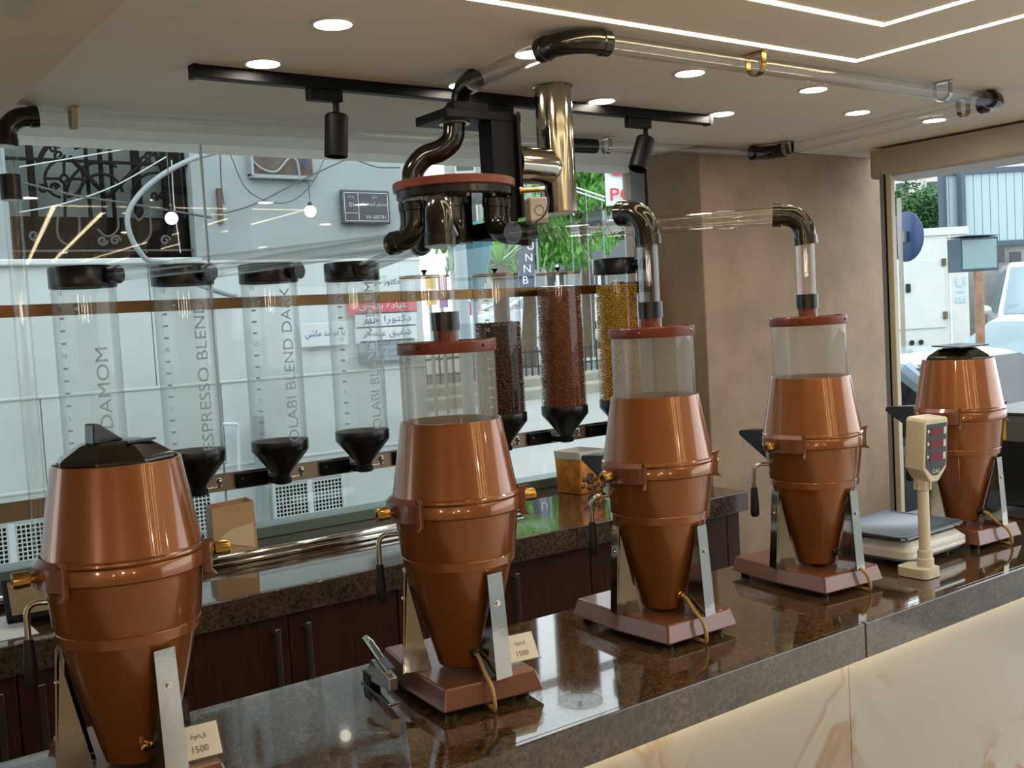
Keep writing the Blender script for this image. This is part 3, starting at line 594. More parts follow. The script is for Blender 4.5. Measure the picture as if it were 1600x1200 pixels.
def bean_fill(name, label, x, z0, z1, cols, n, sz, seed):
    rnd = random.Random(seed); mb = MB(); R = .098; base = MB()
    base.lathe([(.03, z0-.05), (R-.0125, z0), (R-.0125, z1-.008), (.05, z1-.002), (.0001, z1)], 40)
    lo = [(0, 0, 1), (1, 0, 0), (0, 1, 0), (-1, 0, 0), (0, -1, 0), (0, 0, -1)]
    rows = int((z1-z0)/(sz*1.45)); per = int(2*PI*R/(sz*1.9))
    def bean(c, q, s):
        m = Matrix.Translation(c) @ q
        ring = [(math.cos(a)*s*.55, math.sin(a)*s*.42) for a in (0, PI/3, 2*PI/3, PI, 4*PI/3, 5*PI/3)]
        vs = [m @ Vector((-s, 0, 0))]+[m @ Vector((-s*.45, y, z)) for y, z in ring]+[m @ Vector((s*.45, y, z)) for y, z in ring]+[m @ Vector((s, 0, 0))]
        fs = [(0, 1+(i+1) % 6, 1+i) for i in range(6)]+[(1+i, 1+(i+1) % 6, 7+(i+1) % 6, 7+i) for i in range(6)]+[(13, 7+i, 7+(i+1) % 6) for i in range(6)]
        mb.add(vs, fs)
    for i in range(rows+1):
        for k in range(per):
            a = 2*PI*(k+.5*(i % 2)+rnd.uniform(-.3, .3))/per; z = z0+(z1-z0)*i/rows+rnd.uniform(-.3, .3)*sz
            if math.sin(a) > .55: continue                        # the side turned to the wall behind the strap is not seen
            bean(Vector(((R-sz*.45)*math.cos(a), (R-sz*.45)*math.sin(a), z)), Matrix.Rotation(a, 4, 'Z') @ Matrix.Rotation(PI/2+rnd.uniform(-.3, .3), 4, 'Z') @ Matrix.Rotation(rnd.uniform(-1.3, 1.3), 4, 'Y'), sz*rnd.uniform(.8, 1.1))
    for _ in range(260):
        a = rnd.uniform(0, 2*PI); r = R*.92*math.sqrt(rnd.random())
        bean(Vector((r*math.cos(a), r*math.sin(a), z1+rnd.uniform(-.004, .004))), Matrix.Rotation(a*3, 4, 'Z') @ Matrix.Rotation(rnd.uniform(-.5, .5), 4, 'Y'), sz)
    mb.merge(base); mb.v = [p+Vector((x, DY, 0)) for p in mb.v]
    m, nt, b = newmat(name+'_colour'); setp(b, Roughness=.42)
    tcn = nt.nodes.new('ShaderNodeNewGeometry'); r = nt.nodes.new('ShaderNodeValToRGB'); nt.links.new(tcn.outputs['Random Per Island'], r.inputs[0])
    for i, c in enumerate(cols):
        e = r.color_ramp.elements[i] if i < 2 else r.color_ramp.elements.new(.5)
        e.position = i/(len(cols)-1) if i < 2 else .5; e.color = (*hexc(c), 1)
    r.color_ramp.elements[0].position = 0; r.color_ramp.elements[-1].position = 1; nt.links.new(r.outputs[0], b.inputs['Base Color'])
    return tag(mesh_obj(name, mb, m, angle=60), label, 'beans', kind='stuff')
def dispenser(i):
    X = DXS[i]; capped = i in (0, 1, 2, 3, 7)
    d = thing('bean_dispenser', dl[i], 'dispenser', (X, DY, 0), group='bean dispensers in front of the window')
    ztop = 1.892 if capped else 1.893
    part(d, 'cylinder', MB().lathe([(.1035, 1.262), (.1035, ztop)], 64), 'disp' if i < 4 else 'disp_clear')
    part(d, 'funnel', MB().lathe([(.104, 1.275), (.107, 1.289), (.1075, 1.287), (.1075, 1.254), (.105, 1.249), (.034, 1.163), (.031, 1.155), (.028, 1.124), (.024, 1.122), (.024, 1.16), (.098, 1.255), (.104, 1.275)], 48), 'black', angle=30)
    part(d, 'valve_block', MB().box((-.145, .085, 1.116), (-.02, .105, 1.170)).box((-.03, .02, 1.124), (.03, .105, 1.150)), 'blackmat', smooth=False, bevel=.002)
    part(d, 'valve_collar', MB().lathe([(.0295, 1.126), (.0345, 1.126), (.0345, 1.146), (.0295, 1.146)], 28), 'blackmat')
    part(d, 'screw', MB().ball((-.125, .084, 1.150), .0045, 10, 6), 'chrome')
    lv = part(d, 'valve_lever', MB().rod((.03, 0, 1.142), (.088, .02, 1.142), .0032, 10), 'chrome'); part(lv, 'knob', MB().lathe([(.0001, 1.138), (.0095, 1.138), (.0095, 1.143), (.005, 1.145), (.005, 1.152)], 16, (.088, .02, 0)).ball((.088, .02, 1.162), .0125, 16, 10), 'chrome')
    part(d, 'strap_screw', MB().lathe([(.0001, .005), (.006, .004), (.009, 0)], 16).xf(Matrix.Translation((-.005, .1065, 1.818)) @ Matrix.Rotation(PI/2, 4, 'X')), 'steel')
    if capped:
        hd = Vector((HX-X, HY-DY, 0)).normalized() if i < 4 else Vector((.30, -.95, 0)).normalized()
        if i == 2: hd = Vector((.45, -.9, 0)).normalized()
        cp = part(d, 'cap', MB().lathe([(.102, 1.884), (.1085, 1.884), (.1095, 1.887), (.1095, 1.950), (.106, 1.955), (.0001, 1.956)], 56), 'black', angle=35)
        part(cp, 'inlet', MB().sweep([hd*.09+Vector((0, 0, 1.92)), hd*.142+Vector((0, 0, 1.921)), hd*.143+Vector((0, 0, 1.921)), hd*.150+Vector((0, 0, 1.921))], [.028, .028, .031, .031], 24, cap=False).sweep([hd*.150+Vector((0, 0, 1.921)), hd*.146+Vector((0, 0, 1.921)), hd*.10+Vector((0, 0, 1.92))], [.031, .0255, .0255], 24), 'black')
    else:
        hd = None
        ld = part(d, 'lid', MB().lathe([(.0001, 1.893), (.106, 1.893), (.1065, 1.8985), (.0001, 1.8995)], 56), 'disp_clear')
        part(ld, 'rim', MB().lathe([(.1035, 1.890), (.1062, 1.890), (.1068, 1.8945), (.1035, 1.8945)], 56), 'brass')
        part(ld, 'lid_knob', MB().lathe([(.007, 1.899), (.006, 1.907), (.013, 1.916), (.0135, 1.921), (.0001, 1.923)], 20), 'black')
    if i < 4 or i == 5:
        tk = MB(); r = .1042; a0 = math.radians(-150)
        for k in range(15):
            z = 1.865-.0415*k
            if k % 5 == 0: continue
            tk.lathe([(r, z-.0035), (r, z+.0035)], 4, a0=a0-.10, a1=a0+.10)
        part(d, 'scale_marks', tk, 'textgrey' if i < 4 else 'paper', smooth=False)
        for k, s in ((0, '15'), (5, '10'), (10, '5')):
            mb = letters(s, .017); mb.v = [Vector((r*math.cos(a0+p.x/r), r*math.sin(a0+p.x/r), 1.865-.0415*k+p.y)) for p in mb.v]
            part(d, 'scale_number', mb, 'textgrey' if i < 4 else 'paper', smooth=False)
    if txt[i]:
        wd, zc = tw[i]; part(d, 'lettering', wrap(letters(txt[i], .043, width=wd), math.radians(-82), zc, .1043), 'textgrey', smooth=False)
    return hd
heads = [dispenser(i) for i in range(8)]
bean_fill('coffee_beans', 'dark brown coffee beans half filling a clear dispenser', DXS[5], 1.27, 1.682, ['2A160C', '6B4128', '482816'], 1, .0078, 3)
bean_fill('coffee_beans', 'reddish brown coffee beans filling the dispenser left of the yellow one', DXS[6], 1.27, 1.822, ['4A2412', '9E5C2E', '703B1B'], 1, .0076, 4)
bean_fill('yellow_beans', 'yellow green beans filling the dispenser behind the third grinder', DXS[7], 1.27, 1.826, ['A87C14', 'F2C648', 'D9A52A'], 1, .0082, 5)
for i, rim, lab in ((0, (-.125, .02), 'clear pipe from the distributor to the leftmost dispenser'), (1, (-.115, .07), 'clear pipe from the distributor to the espresso blend dispenser'), (3, (-.03, .12), 'short clear pipe from the distributor to the fourth dispenser')):
    zt = 1.945; src = Vector((HX+rim[0], HY+rim[1], zt)); dst = Vector((DXS[i], DY, 1.922))+heads[i]*.13; h = (dst-src).normalized()
    t = thing('conveying_pipe', lab, 'pipe', src, group=PIPES)
    a = arc(src, (0, 0, -1), h, .055); elbow(t, [a[0]+Vector((0, 0, .025))]+a); tube(t, a[-1]+h*.01, dst)

# ------------------------------------------------------------------ small things on the counters
# price scale
S0 = Vector((2.60, 1.93, TZ))
s = thing('price_scale', 'white shop scale with a raised display between two copper grinders', 'scale', (2.857, 1.935, TZ), math.radians(1))
def rrect(x, y, r, n=5):
    return [(sx_*(x-r)+r*math.cos(a0+PI/2*k/n), sy_*(y-r)+r*math.sin(a0+PI/2*k/n)) for sx_, sy_, a0 in ((1, 1, 0), (-1, 1, PI/2), (-1, -1, PI), (1, -1, 3*PI/2)) for k in range(n+1)]
def loft(levels):
    mb = MB(); n = len(levels[0][0]); vs = []; fs = []
    for pts, z in levels: vs += [(p[0], p[1], z) for p in pts]
    for i in range(len(levels)-1):
        for k in range(n): fs.append((i*n+k, i*n+(k+1) % n, (i+1)*n+(k+1) % n, (i+1)*n+k))
    fs.append(tuple(reversed(range(n)))); fs.append(tuple((len(levels)-1)*n+k for k in range(n))); return mb.add(vs, fs)
part(s, 'housing', loft([(rrect(.150, .140, .03), .018), (rrect(.166, .152, .03), .03), (rrect(.166, .152, .03), .052), (rrect(.145, .128, .03), .074)]), 'scalewhite', angle=30)
part(s, 'front_panel', MB().add([(-.14, -.1535, .036), (.14, -.1535, .036), (.128, -.1435, .062), (-.128, -.1435, .062)], [(0, 1, 2, 3)]).add([(-.14, -.1525, .036), (.14, -.1525, .036), (.128, -.1425, .062), (-.128, -.1425, .062)], [(3, 2, 1, 0)]), 'scalewhite', smooth=False)
for x, y in ((-.11, -.1), (.11, -.1), (-.11, .1), (.11, .1)): part(s, 'rubber_foot', MB().cyl((x, y, 0), .014, 0, .02, 16), 'black')
part(s, 'spider', MB().box((-.08, -.08, .074), (.08, .08, .086)), 'black', smooth=False)
part(s, 'platter', loft([(rrect(.165, .135, .02), .084), (rrect(.170, .14, .022), .088), (rrect(.170, .14, .022), .096), (rrect(.165, .135, .02), .096), (rrect(.161, .131, .02), .0935)]), 'platter', angle=25)
part(s, 'platter_rim', loft([(rrect(.172, .142, .022), .0865), (rrect(.173, .143, .022), .092), (rrect(.169, .139, .022), .0925)]), 'chrome', angle=25)
px_, py2 = -.195, -.222
po = part(s, 'pole_foot', loft([(rrect(.04, .05, .02), .002), (rrect(.04, .05, .02), .028), (rrect(.03, .036, .018), .032)]).xf(Matrix.Translation((px_, py2+.022, 0))), 'scalew', angle=30)
part(s, 'pole', MB().lathe([(.024, .03), (.024, .055), (.021, .057), (.0205, .078), (.0165, .08), (.0155, .25), (.019, .252), (.0235, .285), (.0235, .29)], 28, (px_, py2, 0)), 'scalew')
for k in range(8):
    a = 2*PI*k/8; part(po, 'grip_rib', MB().cbox((px_+.0225*math.cos(a), py2+.0225*math.sin(a), .27), (.004, .004, .034), rz=a), 'scalew', smooth=False)
hd = Matrix.Translation((px_, py2, 0)) @ Matrix.Rotation(math.radians(-8), 4, 'Z') @ Matrix.Rotation(math.radians(4), 4, 'X')
prof = [(-.017, 0, .28), (.017, 0, .28), (.048, 0, .318), (.048, 0, .452), (.043, 0, .462), (-.043, 0, .462), (-.048, 0, .452), (-.048, 0, .318)]
hp = part(s, 'display_head', MB().prism([(x, -.022, z) for x, _, z in prof], (0, .066, 0)).xf(hd), 'scalew', smooth=False, bevel=.005)
fp = [(-.010, .30), (.010, .30), (.041, .326), (.041, .446), (-.041, .446), (-.041, .326)]
part(hp, 'face_panel', MB().prism([(x, -.0222, z) for x, z in fp], (0, -.0015, 0)).xf(hd), 'panelgrey', smooth=False)
for z in (.425, .389, .353): part(hp, 'digit_window', MB().box((-.027, -.0252, z-.013), (.024, -.0238, z+.011)).xf(hd), 'red', smooth=False)
for z in (.425, .389, .353): part(hp, 'printed_mark', MB().box((.028, -.0246, z-.010), (.037, -.0238, z+.010)).box((-.038, -.0246, z-.002), (-.030, -.0238, z+.006)).xf(hd), 'printw', smooth=False)
part(hp, 'lettering', place_text(letters('CAS', .011, bold=.01), (0, -.0243, .312), (1, 0, 0), (0, 0, 1)).xf(hd), 'printw', smooth=False)
# stapler
a, b = Vector((1.050, 1.925, TZ)), Vector((1.082, 2.12, TZ)); L = (b-a).length*.9; ang = math.atan2((b-a).y, (b-a).x)
st = thing('stapler', 'small shiny steel stapler lying beside the second grinder', 'stapler', a, ang)
part(st, 'base', MB().prism([(0, -.013, 0), (L, -.016, 0), (L, .016, 0), (0, .013, 0)], (0, 0, .004)), 'chrome', smooth=False, bevel=.0015)
part(st, 'magazine', MB().prism([(.0, -.010, .030), (.0, -.010, .058), (L*.62, -.010, .070), (L*.92, -.010, .020), (L*.92, -.010, .012)], (0, .020, 0)), 'steel', smooth=False, bevel=.002)
part(st, 'hinge_block', MB().box((L*.7, -.013, .004), (L*.95, .013, .03)), 'blackmat', smooth=False, bevel=.002)
part(st, 'handle', MB().sweep([(L*.12, 0, .066), (L*.45, 0, .080), (L*.75, 0, .095), (L*.95, 0, .098), (L*1.03, 0, .090)], [.008, .010, .011, .010, .006], 14), 'chrome')
part(st, 'label_plate', MB().box((L*.12, -.008, .0705), (L*.42, .008, .0745)).xf(Matrix.Rotation(-.15, 4, 'Y')), 'platter', smooth=False)
# price cards in clear stands
def card(p, rz, wd, ht, lines, lab, tilt=.55):
    c = thing('price_card', lab, 'sign', p, rz)
    m = Matrix.Rotation(-tilt, 4, 'X')
    part(c, 'paper', MB().box((-wd/2, -.001, .004), (wd/2, 0, ht)).xf(m), 'card', smooth=False)
    part(c, 'holder', MB().box((-wd/2-.004, .0006, 0), (wd/2+.004, .003, ht+.004)).box((-wd/2-.004, -.006, 0), (wd/2+.004, .003, .003)).xf(m), 'disp_clear', smooth=False)
    for t, z, h in lines: part(c, 'lettering', place_text(letters(t, h, bold=-.005), (0, -.0016, ht*z), (1, 0, 0), (0, 0, 1)).xf(m), 'ink', smooth=False)
card(Vector((1.305, 1.800, .96)), math.radians(-8), .072, .062, [(arabic('قهوة'), .68, .011), ('1500', .32, .011)], 'handwritten price card in a clear stand on the second grinder')
card(Vector((.590, 1.790, .96)), math.radians(-5), .072, .062, [(arabic('قهوة'), .68, .012), ('1500', .32, .011)], 'handwritten price card at the foot of the first grinder')
# tin with coffee bean print
tb = thing('coffee_tin', 'small square tin printed with coffee beans, white rim, on the back counter', 'tin', (3.02, 3.66, TZ), math.radians(8))
part(tb, 'body', loft([(rrect(.075, .070, .008), .001), (rrect(.078, .073, .008), .006), (rrect(.083, .078, .008), .158)]), None or mat('bean_print', 'D58A34', .3, var=.4, scale=14), angle=30)
part(tb, 'rim', loft([(rrect(.084, .079, .008), .1585), (rrect(.086, .081, .008), .19), (rrect(.082, .077, .008), .19), (rrect(.080, .075, .008), .17)]), 'paper', angle=30)
bp = MB(); rnd = random.Random(2)
for k in range(26): bp.ball((rnd.uniform(-.07, .07), -.0755-rnd.uniform(0, .003), rnd.uniform(.016, .085)), .0115, 10, 6, (1.25, .16, .9))
for k in range(7): bp.ball((rnd.uniform(-.02, .06), -.0775, rnd.uniform(.07, .13)), .006, 10, 6, (1.25, .16, .9))
part(tb, 'bean_picture', bp, mat('printed_bean', '4A1F10', .3))
part(tb, 'foot_band', loft([(rrect(.0765, .0715, .008), .0015), (rrect(.0785, .0735, .008), .014)]), 'kraftside', angle=30)
# kraft box
kb = thing('kraft_box', 'open tan cardboard box with a darker side, standing on the back counter', 'box', (1.405, 3.745, TZ), math.radians(-8))
W2, D2, H2 = .080, .060, .172
part(kb, 'front_panel', MB().prism([(-W2, -D2, .001), (W2, -D2, .001), (W2*.95, -D2*.9, H2+.012), (-W2*.95, -D2*.9, H2)], (0, .003, 0)), 'kraft', smooth=False)
part(kb, 'back_panel', MB().prism([(-W2, D2, .001), (W2, D2, .001), (W2*.95, D2*.9, H2+.012), (-W2*.95, D2*.9, H2)], (0, -.003, 0)), 'kraft', smooth=False)
part(kb, 'side_panel', MB().prism([(-W2, -D2+.003, .001), (-W2, D2-.003, .001), (-W2*.95, D2*.9-.003, H2), (-W2*.95, -D2*.9+.003, H2)], (.003, 0, 0)), 'kraftside', smooth=False)
part(kb, 'side_panel', MB().prism([(W2, -D2+.003, .001), (W2, D2-.003, .001), (W2*.95, D2*.9-.003, H2+.012), (W2*.95, -D2*.9+.003, H2+.012)], (-.003, 0, 0)), 'kraft', smooth=False)
part(kb, 'bottom', MB().box((-W2+.004, -D2+.004, .001), (W2-.004, D2-.004, .004)), 'kraft', smooth=False)
part(kb, 'pale_label', MB().add([(-W2*.9, -D2-.001, .05), (W2*.86, -D2-.001, .012), (W2*.86, -D2*.93-.001, H2*.6), (-W2*.2, -D2*.96-.001, .09)], [(0, 1, 2, 3)]), mat('pale_kraft', 'E0CBAA', .5), smooth=False)
# tablet and papers at far left
tb = thing('card_terminal', 'black framed screen lying tilted on the back counter at far left', 'screen', (.66, 3.22, TZ), math.radians(-6))
m = Matrix.Translation((0, 0, .012)) @ Matrix.Rotation(math.radians(35), 4, 'X')
part(tb, 'case', MB().box((-.12, 0, 0), (.10, .165, .016)).xf(m), 'blackmat', smooth=False, bevel=.006); part(tb, 'screen', MB().box((-.105, .018, .0162), (.085, .148, .0172)).xf(m), 'screen', smooth=False)
part(tb, 'stand', MB().box((-.06, .06, .0), (.05, .12, .03)), 'black', smooth=False, bevel=.004)
pp = tag(mesh_obj('paper_sheet', MB().box((.36, 3.12, TZ+.0005), (.60, 3.40, TZ+.002)), 'paper', smooth=False), 'white paper sheet on the back counter at far left', 'paper')
# oven at right
ov = thing('oven', 'dark steel machine standing on the counter at the right edge', 'machine', (3.98, 1.93, TZ))
wpart(ov, 'body', MB().box((3.66, 1.72, TZ+.02), (4.34, 2.16, 1.262)), 'oven', smooth=False, bevel=.006)
wpart(ov, 'control_panel', MB().box((3.655, 1.712, 1.16), (4.34, 1.719, 1.25)), 'oven2', smooth=False, bevel=.002)
wpart(ov, 'side_panel', MB().box((3.651, 1.73, 1.16), (3.659, 2.15, 1.25)), 'oven2', smooth=False)
for k in range(8): wpart(ov, 'vent_slot', MB().box((3.6575, 1.80, .99+.018*k), (3.6605, 1.90, .995+.018*k)), 'dark', smooth=False)
wpart(ov, 'warning_label', MB().box((3.6475, 2.0, 1.165), (3.6508, 2.06, 1.235)), 'yellow', smooth=False)
for x in (3.70, 4.29):
    for y in (1.76, 2.12): wpart(ov, 'foot', MB().cyl((x, y, TZ), .018, .0005, .02, 14), 'black')

# ================================================================== OUTSIDE: the white wall across the alley
M.update(
    stucco=mat('white_stucco', '929C9E', .85, var=.06, scale=1.6, bmp=.3, bscale=18), stucco_low=mat('white_block', 'C6D0D2', .85, var=.05, scale=2.2, bmp=.45, bscale=40),
    iron=mat('wrought_iron', '120F0C', .7, spec=.1), darkpanel=mat('dark_shutter', '1E1813', .8, spec=.05, var=.2, scale=6), greyglass=mat('dusty_glass', '77807E', .7, spec=.1, var=.12, scale=2),
    conduit=mat('grey_conduit', '858F92', .5), wirem=mat('old_wire', '4A4C4A', .6), wirel=mat('pale_wire', 'B5BCBC', .5), rust=mat('rusty_metal', '54473C', .7, var=.3, scale=14),
    plate=mat('road_plate_grey', '3A4045', .4), printp=mat('plate_print', 'B9C0C2', .5), signred=mat('sign_red', 'C4303A', .5), signblue=mat('sign_blue_print', '1E3C86', .5), signwhite=mat('sign_white', 'D2DAE0', .5), signgrey=mat('sign_grey_blue', '7E9099', .5),
    asphalt=mat('pale_asphalt', '888A88', .85, var=.08, scale=.8), concrete=mat('old_concrete', '8C8A80', .85, var=.15, scale=2), paving=mat('pavement', '8F918E', .8, var=.08, scale=3),
    leaf=mat('leaf_green', '4E8A2E', .55, var=.35, scale=1.3), leafd=mat('leaf_dark_green', '2C5A2A', .55, var=.35, scale=1.2), leafy=mat('leaf_yellow_green', '6FA23C', .5, var=.25, scale=2), bark=mat('bark', '54473A', .9, var=.2),
    carwhite=mat('car_white', 'B2B8BA', .25, coat=.6), carsilver=mat('car_silver', 'B9BFC2', .25, metal=.3, coat=.6), carblue=mat('car_blue_grey', '6D8596', .25, metal=.3, coat=.6), tyre=mat('tyre_rubber', '121212', .8), carred=mat('car_red', '8C1A1E', .3, coat=.5),
    steelblue=mat('post_grey', '7F8C91', .5), tealm=mat('teal_canvas', '2C6470', .7), fencei=mat('fence_iron', '1F2528', .5), palesign=mat('pale_blue_print', '8FB4C8', .5), bluesign=mat('traffic_blue', '17355F', .4), rustpole=mat('rusty_pole', '8A6B55', .7, var=.25, scale=12),
    genset=mat('white_container', 'B4B9B6', .4, var=.06, scale=2), corr=mat('pale_blue_cladding', '94A9AF', .5), corrpost=mat('slate_post', '3A4A58', .5), facade=mat('pale_facade', 'B2B1AB', .8, var=.06), facade2=mat('grey_facade', '8D8F8D', .8, var=.1), winm=mat('far_window', '2E3438', .3), awning=mat('grey_awning', '5A5E60', .7), purple=mat('poster_purple', '7A3E7E', .6), posteryellow=mat('poster_yellow', 'C79A2E', .6), navy=mat('navy_banner', '1B2348', .6), lampglass=mat('lamp_glass', '6E8A8C', .15),
)
WY = 5.5
def wp(x, y, Y=WY): return at_y(x, y, Y)
wall = struct('wall_alley', MB().box((-3.2, WY, -.3), (1.085, WY+.3, 3.25)).box((1.985, WY, -.3), (3.36, WY+.3, 3.25)).box((1.085, WY, -.3), (1.985, WY+.3, 2.09)).box((1.085, WY, 3.05), (1.985, WY+.3, 3.25)), 'stucco', smooth=False)
for i, (z0, z1) in enumerate(((-.3, .985), (.998, 1.44), (1.453, 2.085))):
    xs = ([-3.2, 0.2, 2.04, 3.36], [-3.2, 1.15, 2.06, 3.36], [-3.2, 1.72, 3.36])[i]
    for a, b in zip(xs, xs[1:]): struct('block', MB().box((a+.0025, WY-.010, z0), (b-.0025, WY+.002, z1)), 'stucco_low', wall, smooth=False, bevel=.004)
    struct('ridge', MB().box((-3.2, WY-.016, z1-.002), (3.36, WY, z1+.014)), 'joint', wall, smooth=False, bevel=.004)
struct('ledge', MB().box((-3.2, WY-.04, 2.086), (2.0, WY+.01, 2.115)), 'joint', wall, smooth=False, bevel=.006)
struct('ground', MB().add([(-6, 4.1, -.12), (40, 4.1, -.12), (40, 5.0, -.10), (-6, 5.0, -.10), (-6, 12.2, .50), (40, 12.2, .50)], [(0, 1, 2, 3), (3, 2, 5, 4)]), 'asphalt', smooth=False)
struct('road', MB().box((4.75, -40, -.3), (60, 4.1, -.10)), 'asphalt', smooth=False)
struct('alley_floor', MB().box((-3.2, 4.121, -.3), (3.4, 5.499, -.04)), 'joint', smooth=False)  # pale layer over the ground, added to bounce daylight up the wall
kb2 = struct('kerb', MB().box((3, 12.2, .2), (40, 12.6, .66)), 'concrete', smooth=False, bevel=.03)
struct('kerb_step', MB().box((3, 12.6, .2), (40, 13.2, .80)), 'concrete', kb2, smooth=False, bevel=.03)
struct('pavement', MB().box((0, 13.2, .2), (60, 60, .92)), 'paving', smooth=False)

# wrought iron window
iw = thing('iron_window', 'dark window with black scrolled wrought iron grille in the white alley wall', 'window', (1.54, WY, 2.1))
wpart(iw, 'glass_panel', MB().box((1.085, WY+.16, 2.33), (1.985, WY+.18, 3.05)), 'greyglass', smooth=False)
wpart(iw, 'lower_shutter', MB().box((1.085, WY+.10, 2.09), (1.535, WY+.14, 2.335)), 'darkpanel', smooth=False); wpart(iw, 'lower_shutter', MB().box((1.54, WY+.10, 2.09), (1.985, WY+.14, 2.335)), 'darkpanel', smooth=False)
def px_post(x0, x1, y0=180, y1=409, Y=WY+.08):
    a, b = wp(x0, 300, Y).x, wp(x1, 300, Y).x; return MB().box((a, Y, 2.09), (b, Y+.03, 3.05))
for x0, x1 in ((47, 57), (138, 142), (159, 164), (256, 284), (290, 300), (210, 222), (176, 180)): wpart(iw, 'frame_post', px_post(x0, x1), 'iron', smooth=False)
def scroll(pts, r=.0055, Y=WY+.05, n=36, k=1.35):
    low = min(y for _, y in pts) > 320; wpart(iw, 'scroll', MB().sweep(bez([wp(x, y, Y) for x, y in pts], n), r*k, 8), 'wirem' if low else 'iron')
def zpx(x, y): return (x/5+20, y/5+210)
def circ(cx, cy, r, a0=0, a1=360, n=14): return [zpx(cx+r*math.cos(math.radians(a0+(a1-a0)*i/n)), cy+r*math.sin(math.radians(a0+(a1-a0)*i/n))) for i in range(n+1)]
scroll(circ(400, 345, 28)); scroll(circ(400, 345, 150, 100, 440)); scroll([zpx(250, 345), zpx(370, 345)]); scroll([zpx(430, 345), zpx(555, 350)]); scroll([zpx(400, 200), zpx(400, 315)]); scroll([zpx(405, 375), zpx(410, 700)])
scroll([zpx(440, 170), zpx(590, 330), zpx(740, 490)], .009); scroll([zpx(740, 490), zpx(880, 350), zpx(1010, 220)], .009)
scroll(circ(680, 480, 260, 180, 300)); scroll(circ(690, 480, 170, 170, 350)); scroll(circ(1110, 480, 180, 170, 330))
def spiral(cx, cy, r, d=1, t=1.6): return [zpx(cx+r*(1-k/22)*math.cos(d*k/22*t*2*PI), cy+r*(1-k/22)*math.sin(d*k/22*t*2*PI)) for k in range(19)]
for cx, cy, r, d in ((360, 160, 45, 1), (320, 110, 40, -1), (235, 415, 38, 1), (325, 415, 38, -1), (1030, 200, 45, 1), (1060, 170, 36, -1), (1110, 480, 36, 1), (1175, 480, 36, -1), (700, 830, 40, 1), (800, 830, 40, -1), (165, 790, 45, 1), (1190, 830, 40, -1)): scroll(spiral(cx, cy, r, d), .005)
scroll([zpx(200, 230), zpx(230, 150), zpx(290, 60)], .009); scroll([zpx(360, 560), zpx(350, 780), zpx(430, 860), zpx(515, 780), zpx(515, 560)], .004); scroll([zpx(930, 600), zpx(985, 670), zpx(1045, 600)], .004); scroll([zpx(1070, 600), zpx(1075, 780), zpx(1010, 860)], .004); scroll([zpx(660, 740), zpx(740, 800), zpx(820, 740), zpx(820, 620)], .004)
scroll([zpx(1100, 100), zpx(1130, 190), zpx(1180, 330), zpx(1200, 500)], .008); scroll([zpx(480, 110), zpx(620, 75), zpx(780, 90)], .006); scroll([zpx(780, 90), zpx(1060, 110)], .008)
wpart(iw, 'cross_bar', MB().box((1.085, WY+.04, 2.155), (1.985, WY+.052, 2.165)), 'wirem', smooth=False); wpart(iw, 'cross_bar', MB().box((1.085, WY+.04, 2.60), (1.985, WY+.055, 2.615)), 'iron', smooth=False)

cd = tag(mesh_obj('conduit', MB().sweep(bez([wp(x, y, 5.40) for x, y in ((345, 236), (318, 243), (290, 253), (255, 272), (225, 296), (205, 322), (199, 345), (205, 371), (218, 393), (232, 407), (262, 413), (300, 440), (345, 457), (370, 463))], 60), .0135, 14), 'conduit'), 'grey flexible conduit curving over the wrought iron window', 'conduit')
def cable(pts, lab, r=.004, m='wirem', Y=5.44): return tag(mesh_obj('cable', MB().sweep(bez([wp(x, y, Y) for x, y in pts], 30), r, 7), m), lab, 'cable')
cable([(30, 284), (120, 306), (200, 318), (330, 340)], 'thick dark cable sloping down across the iron window', .006); cable([(30, 332), (100, 318), (180, 290), (260, 245)], 'pale thin cable rising across the iron window', .0035, 'wirel'); cable([(30, 261), (120, 246), (225, 228)], 'pale thin cable along the top of the iron window', .0035, 'wirel')
cable([(345, 335), (400, 318), (480, 277), (550, 245)], 'dark cable rising from the wall clamp to the ceiling line'); cable([(360, 242), (385, 295), (425, 316), (460, 312), (490, 283), (510, 240)], 'dark cable hanging in a loop under the meter box', .003); cable([(556, 250), (590, 261), (625, 262)], 'dark cable at the top of the wall left of the distributor'); cable([(344, 238), (346, 290), (350, 320)], 'straight thin cable down the wall beside the iron window', .004)
cable([(268, 250), (272, 320), (282, 395)], 'pale twin wire hanging before the iron window', .003, 'wirel')
mb_ = thing('meter_box', 'rusty open electric box with loose wires high on the alley wall', 'box', wp(435, 255))
a, b = wp(388, 235), wp(486, 277)
wpart(mb_, 'case', MB().box((a.x, WY-.03, b.z), (b.x, WY-.004, 2.75)), 'rust', smooth=False, bevel=.004); wpart(mb_, 'edge', MB().box((a.x-.015, WY-.06, b.z-.01), (a.x, WY-.004, 2.75)).box((a.x-.015, WY-.05, b.z-.02), (b.x, WY-.004, b.z)), 'conduit', smooth=False)
wpart(mb_, 'wire', MB().sweep(bez([wp(x, y, WY-.05) for x, y in ((393, 250), (410, 264), (432, 268), (452, 247), (464, 252), (468, 275))], 24), .006, 8), 'conduit'); wpart(mb_, 'wire', MB().sweep(bez([wp(x, y, WY-.05) for x, y in ((470, 240), (476, 262), (480, 245))], 12), .004, 8), 'signblue')
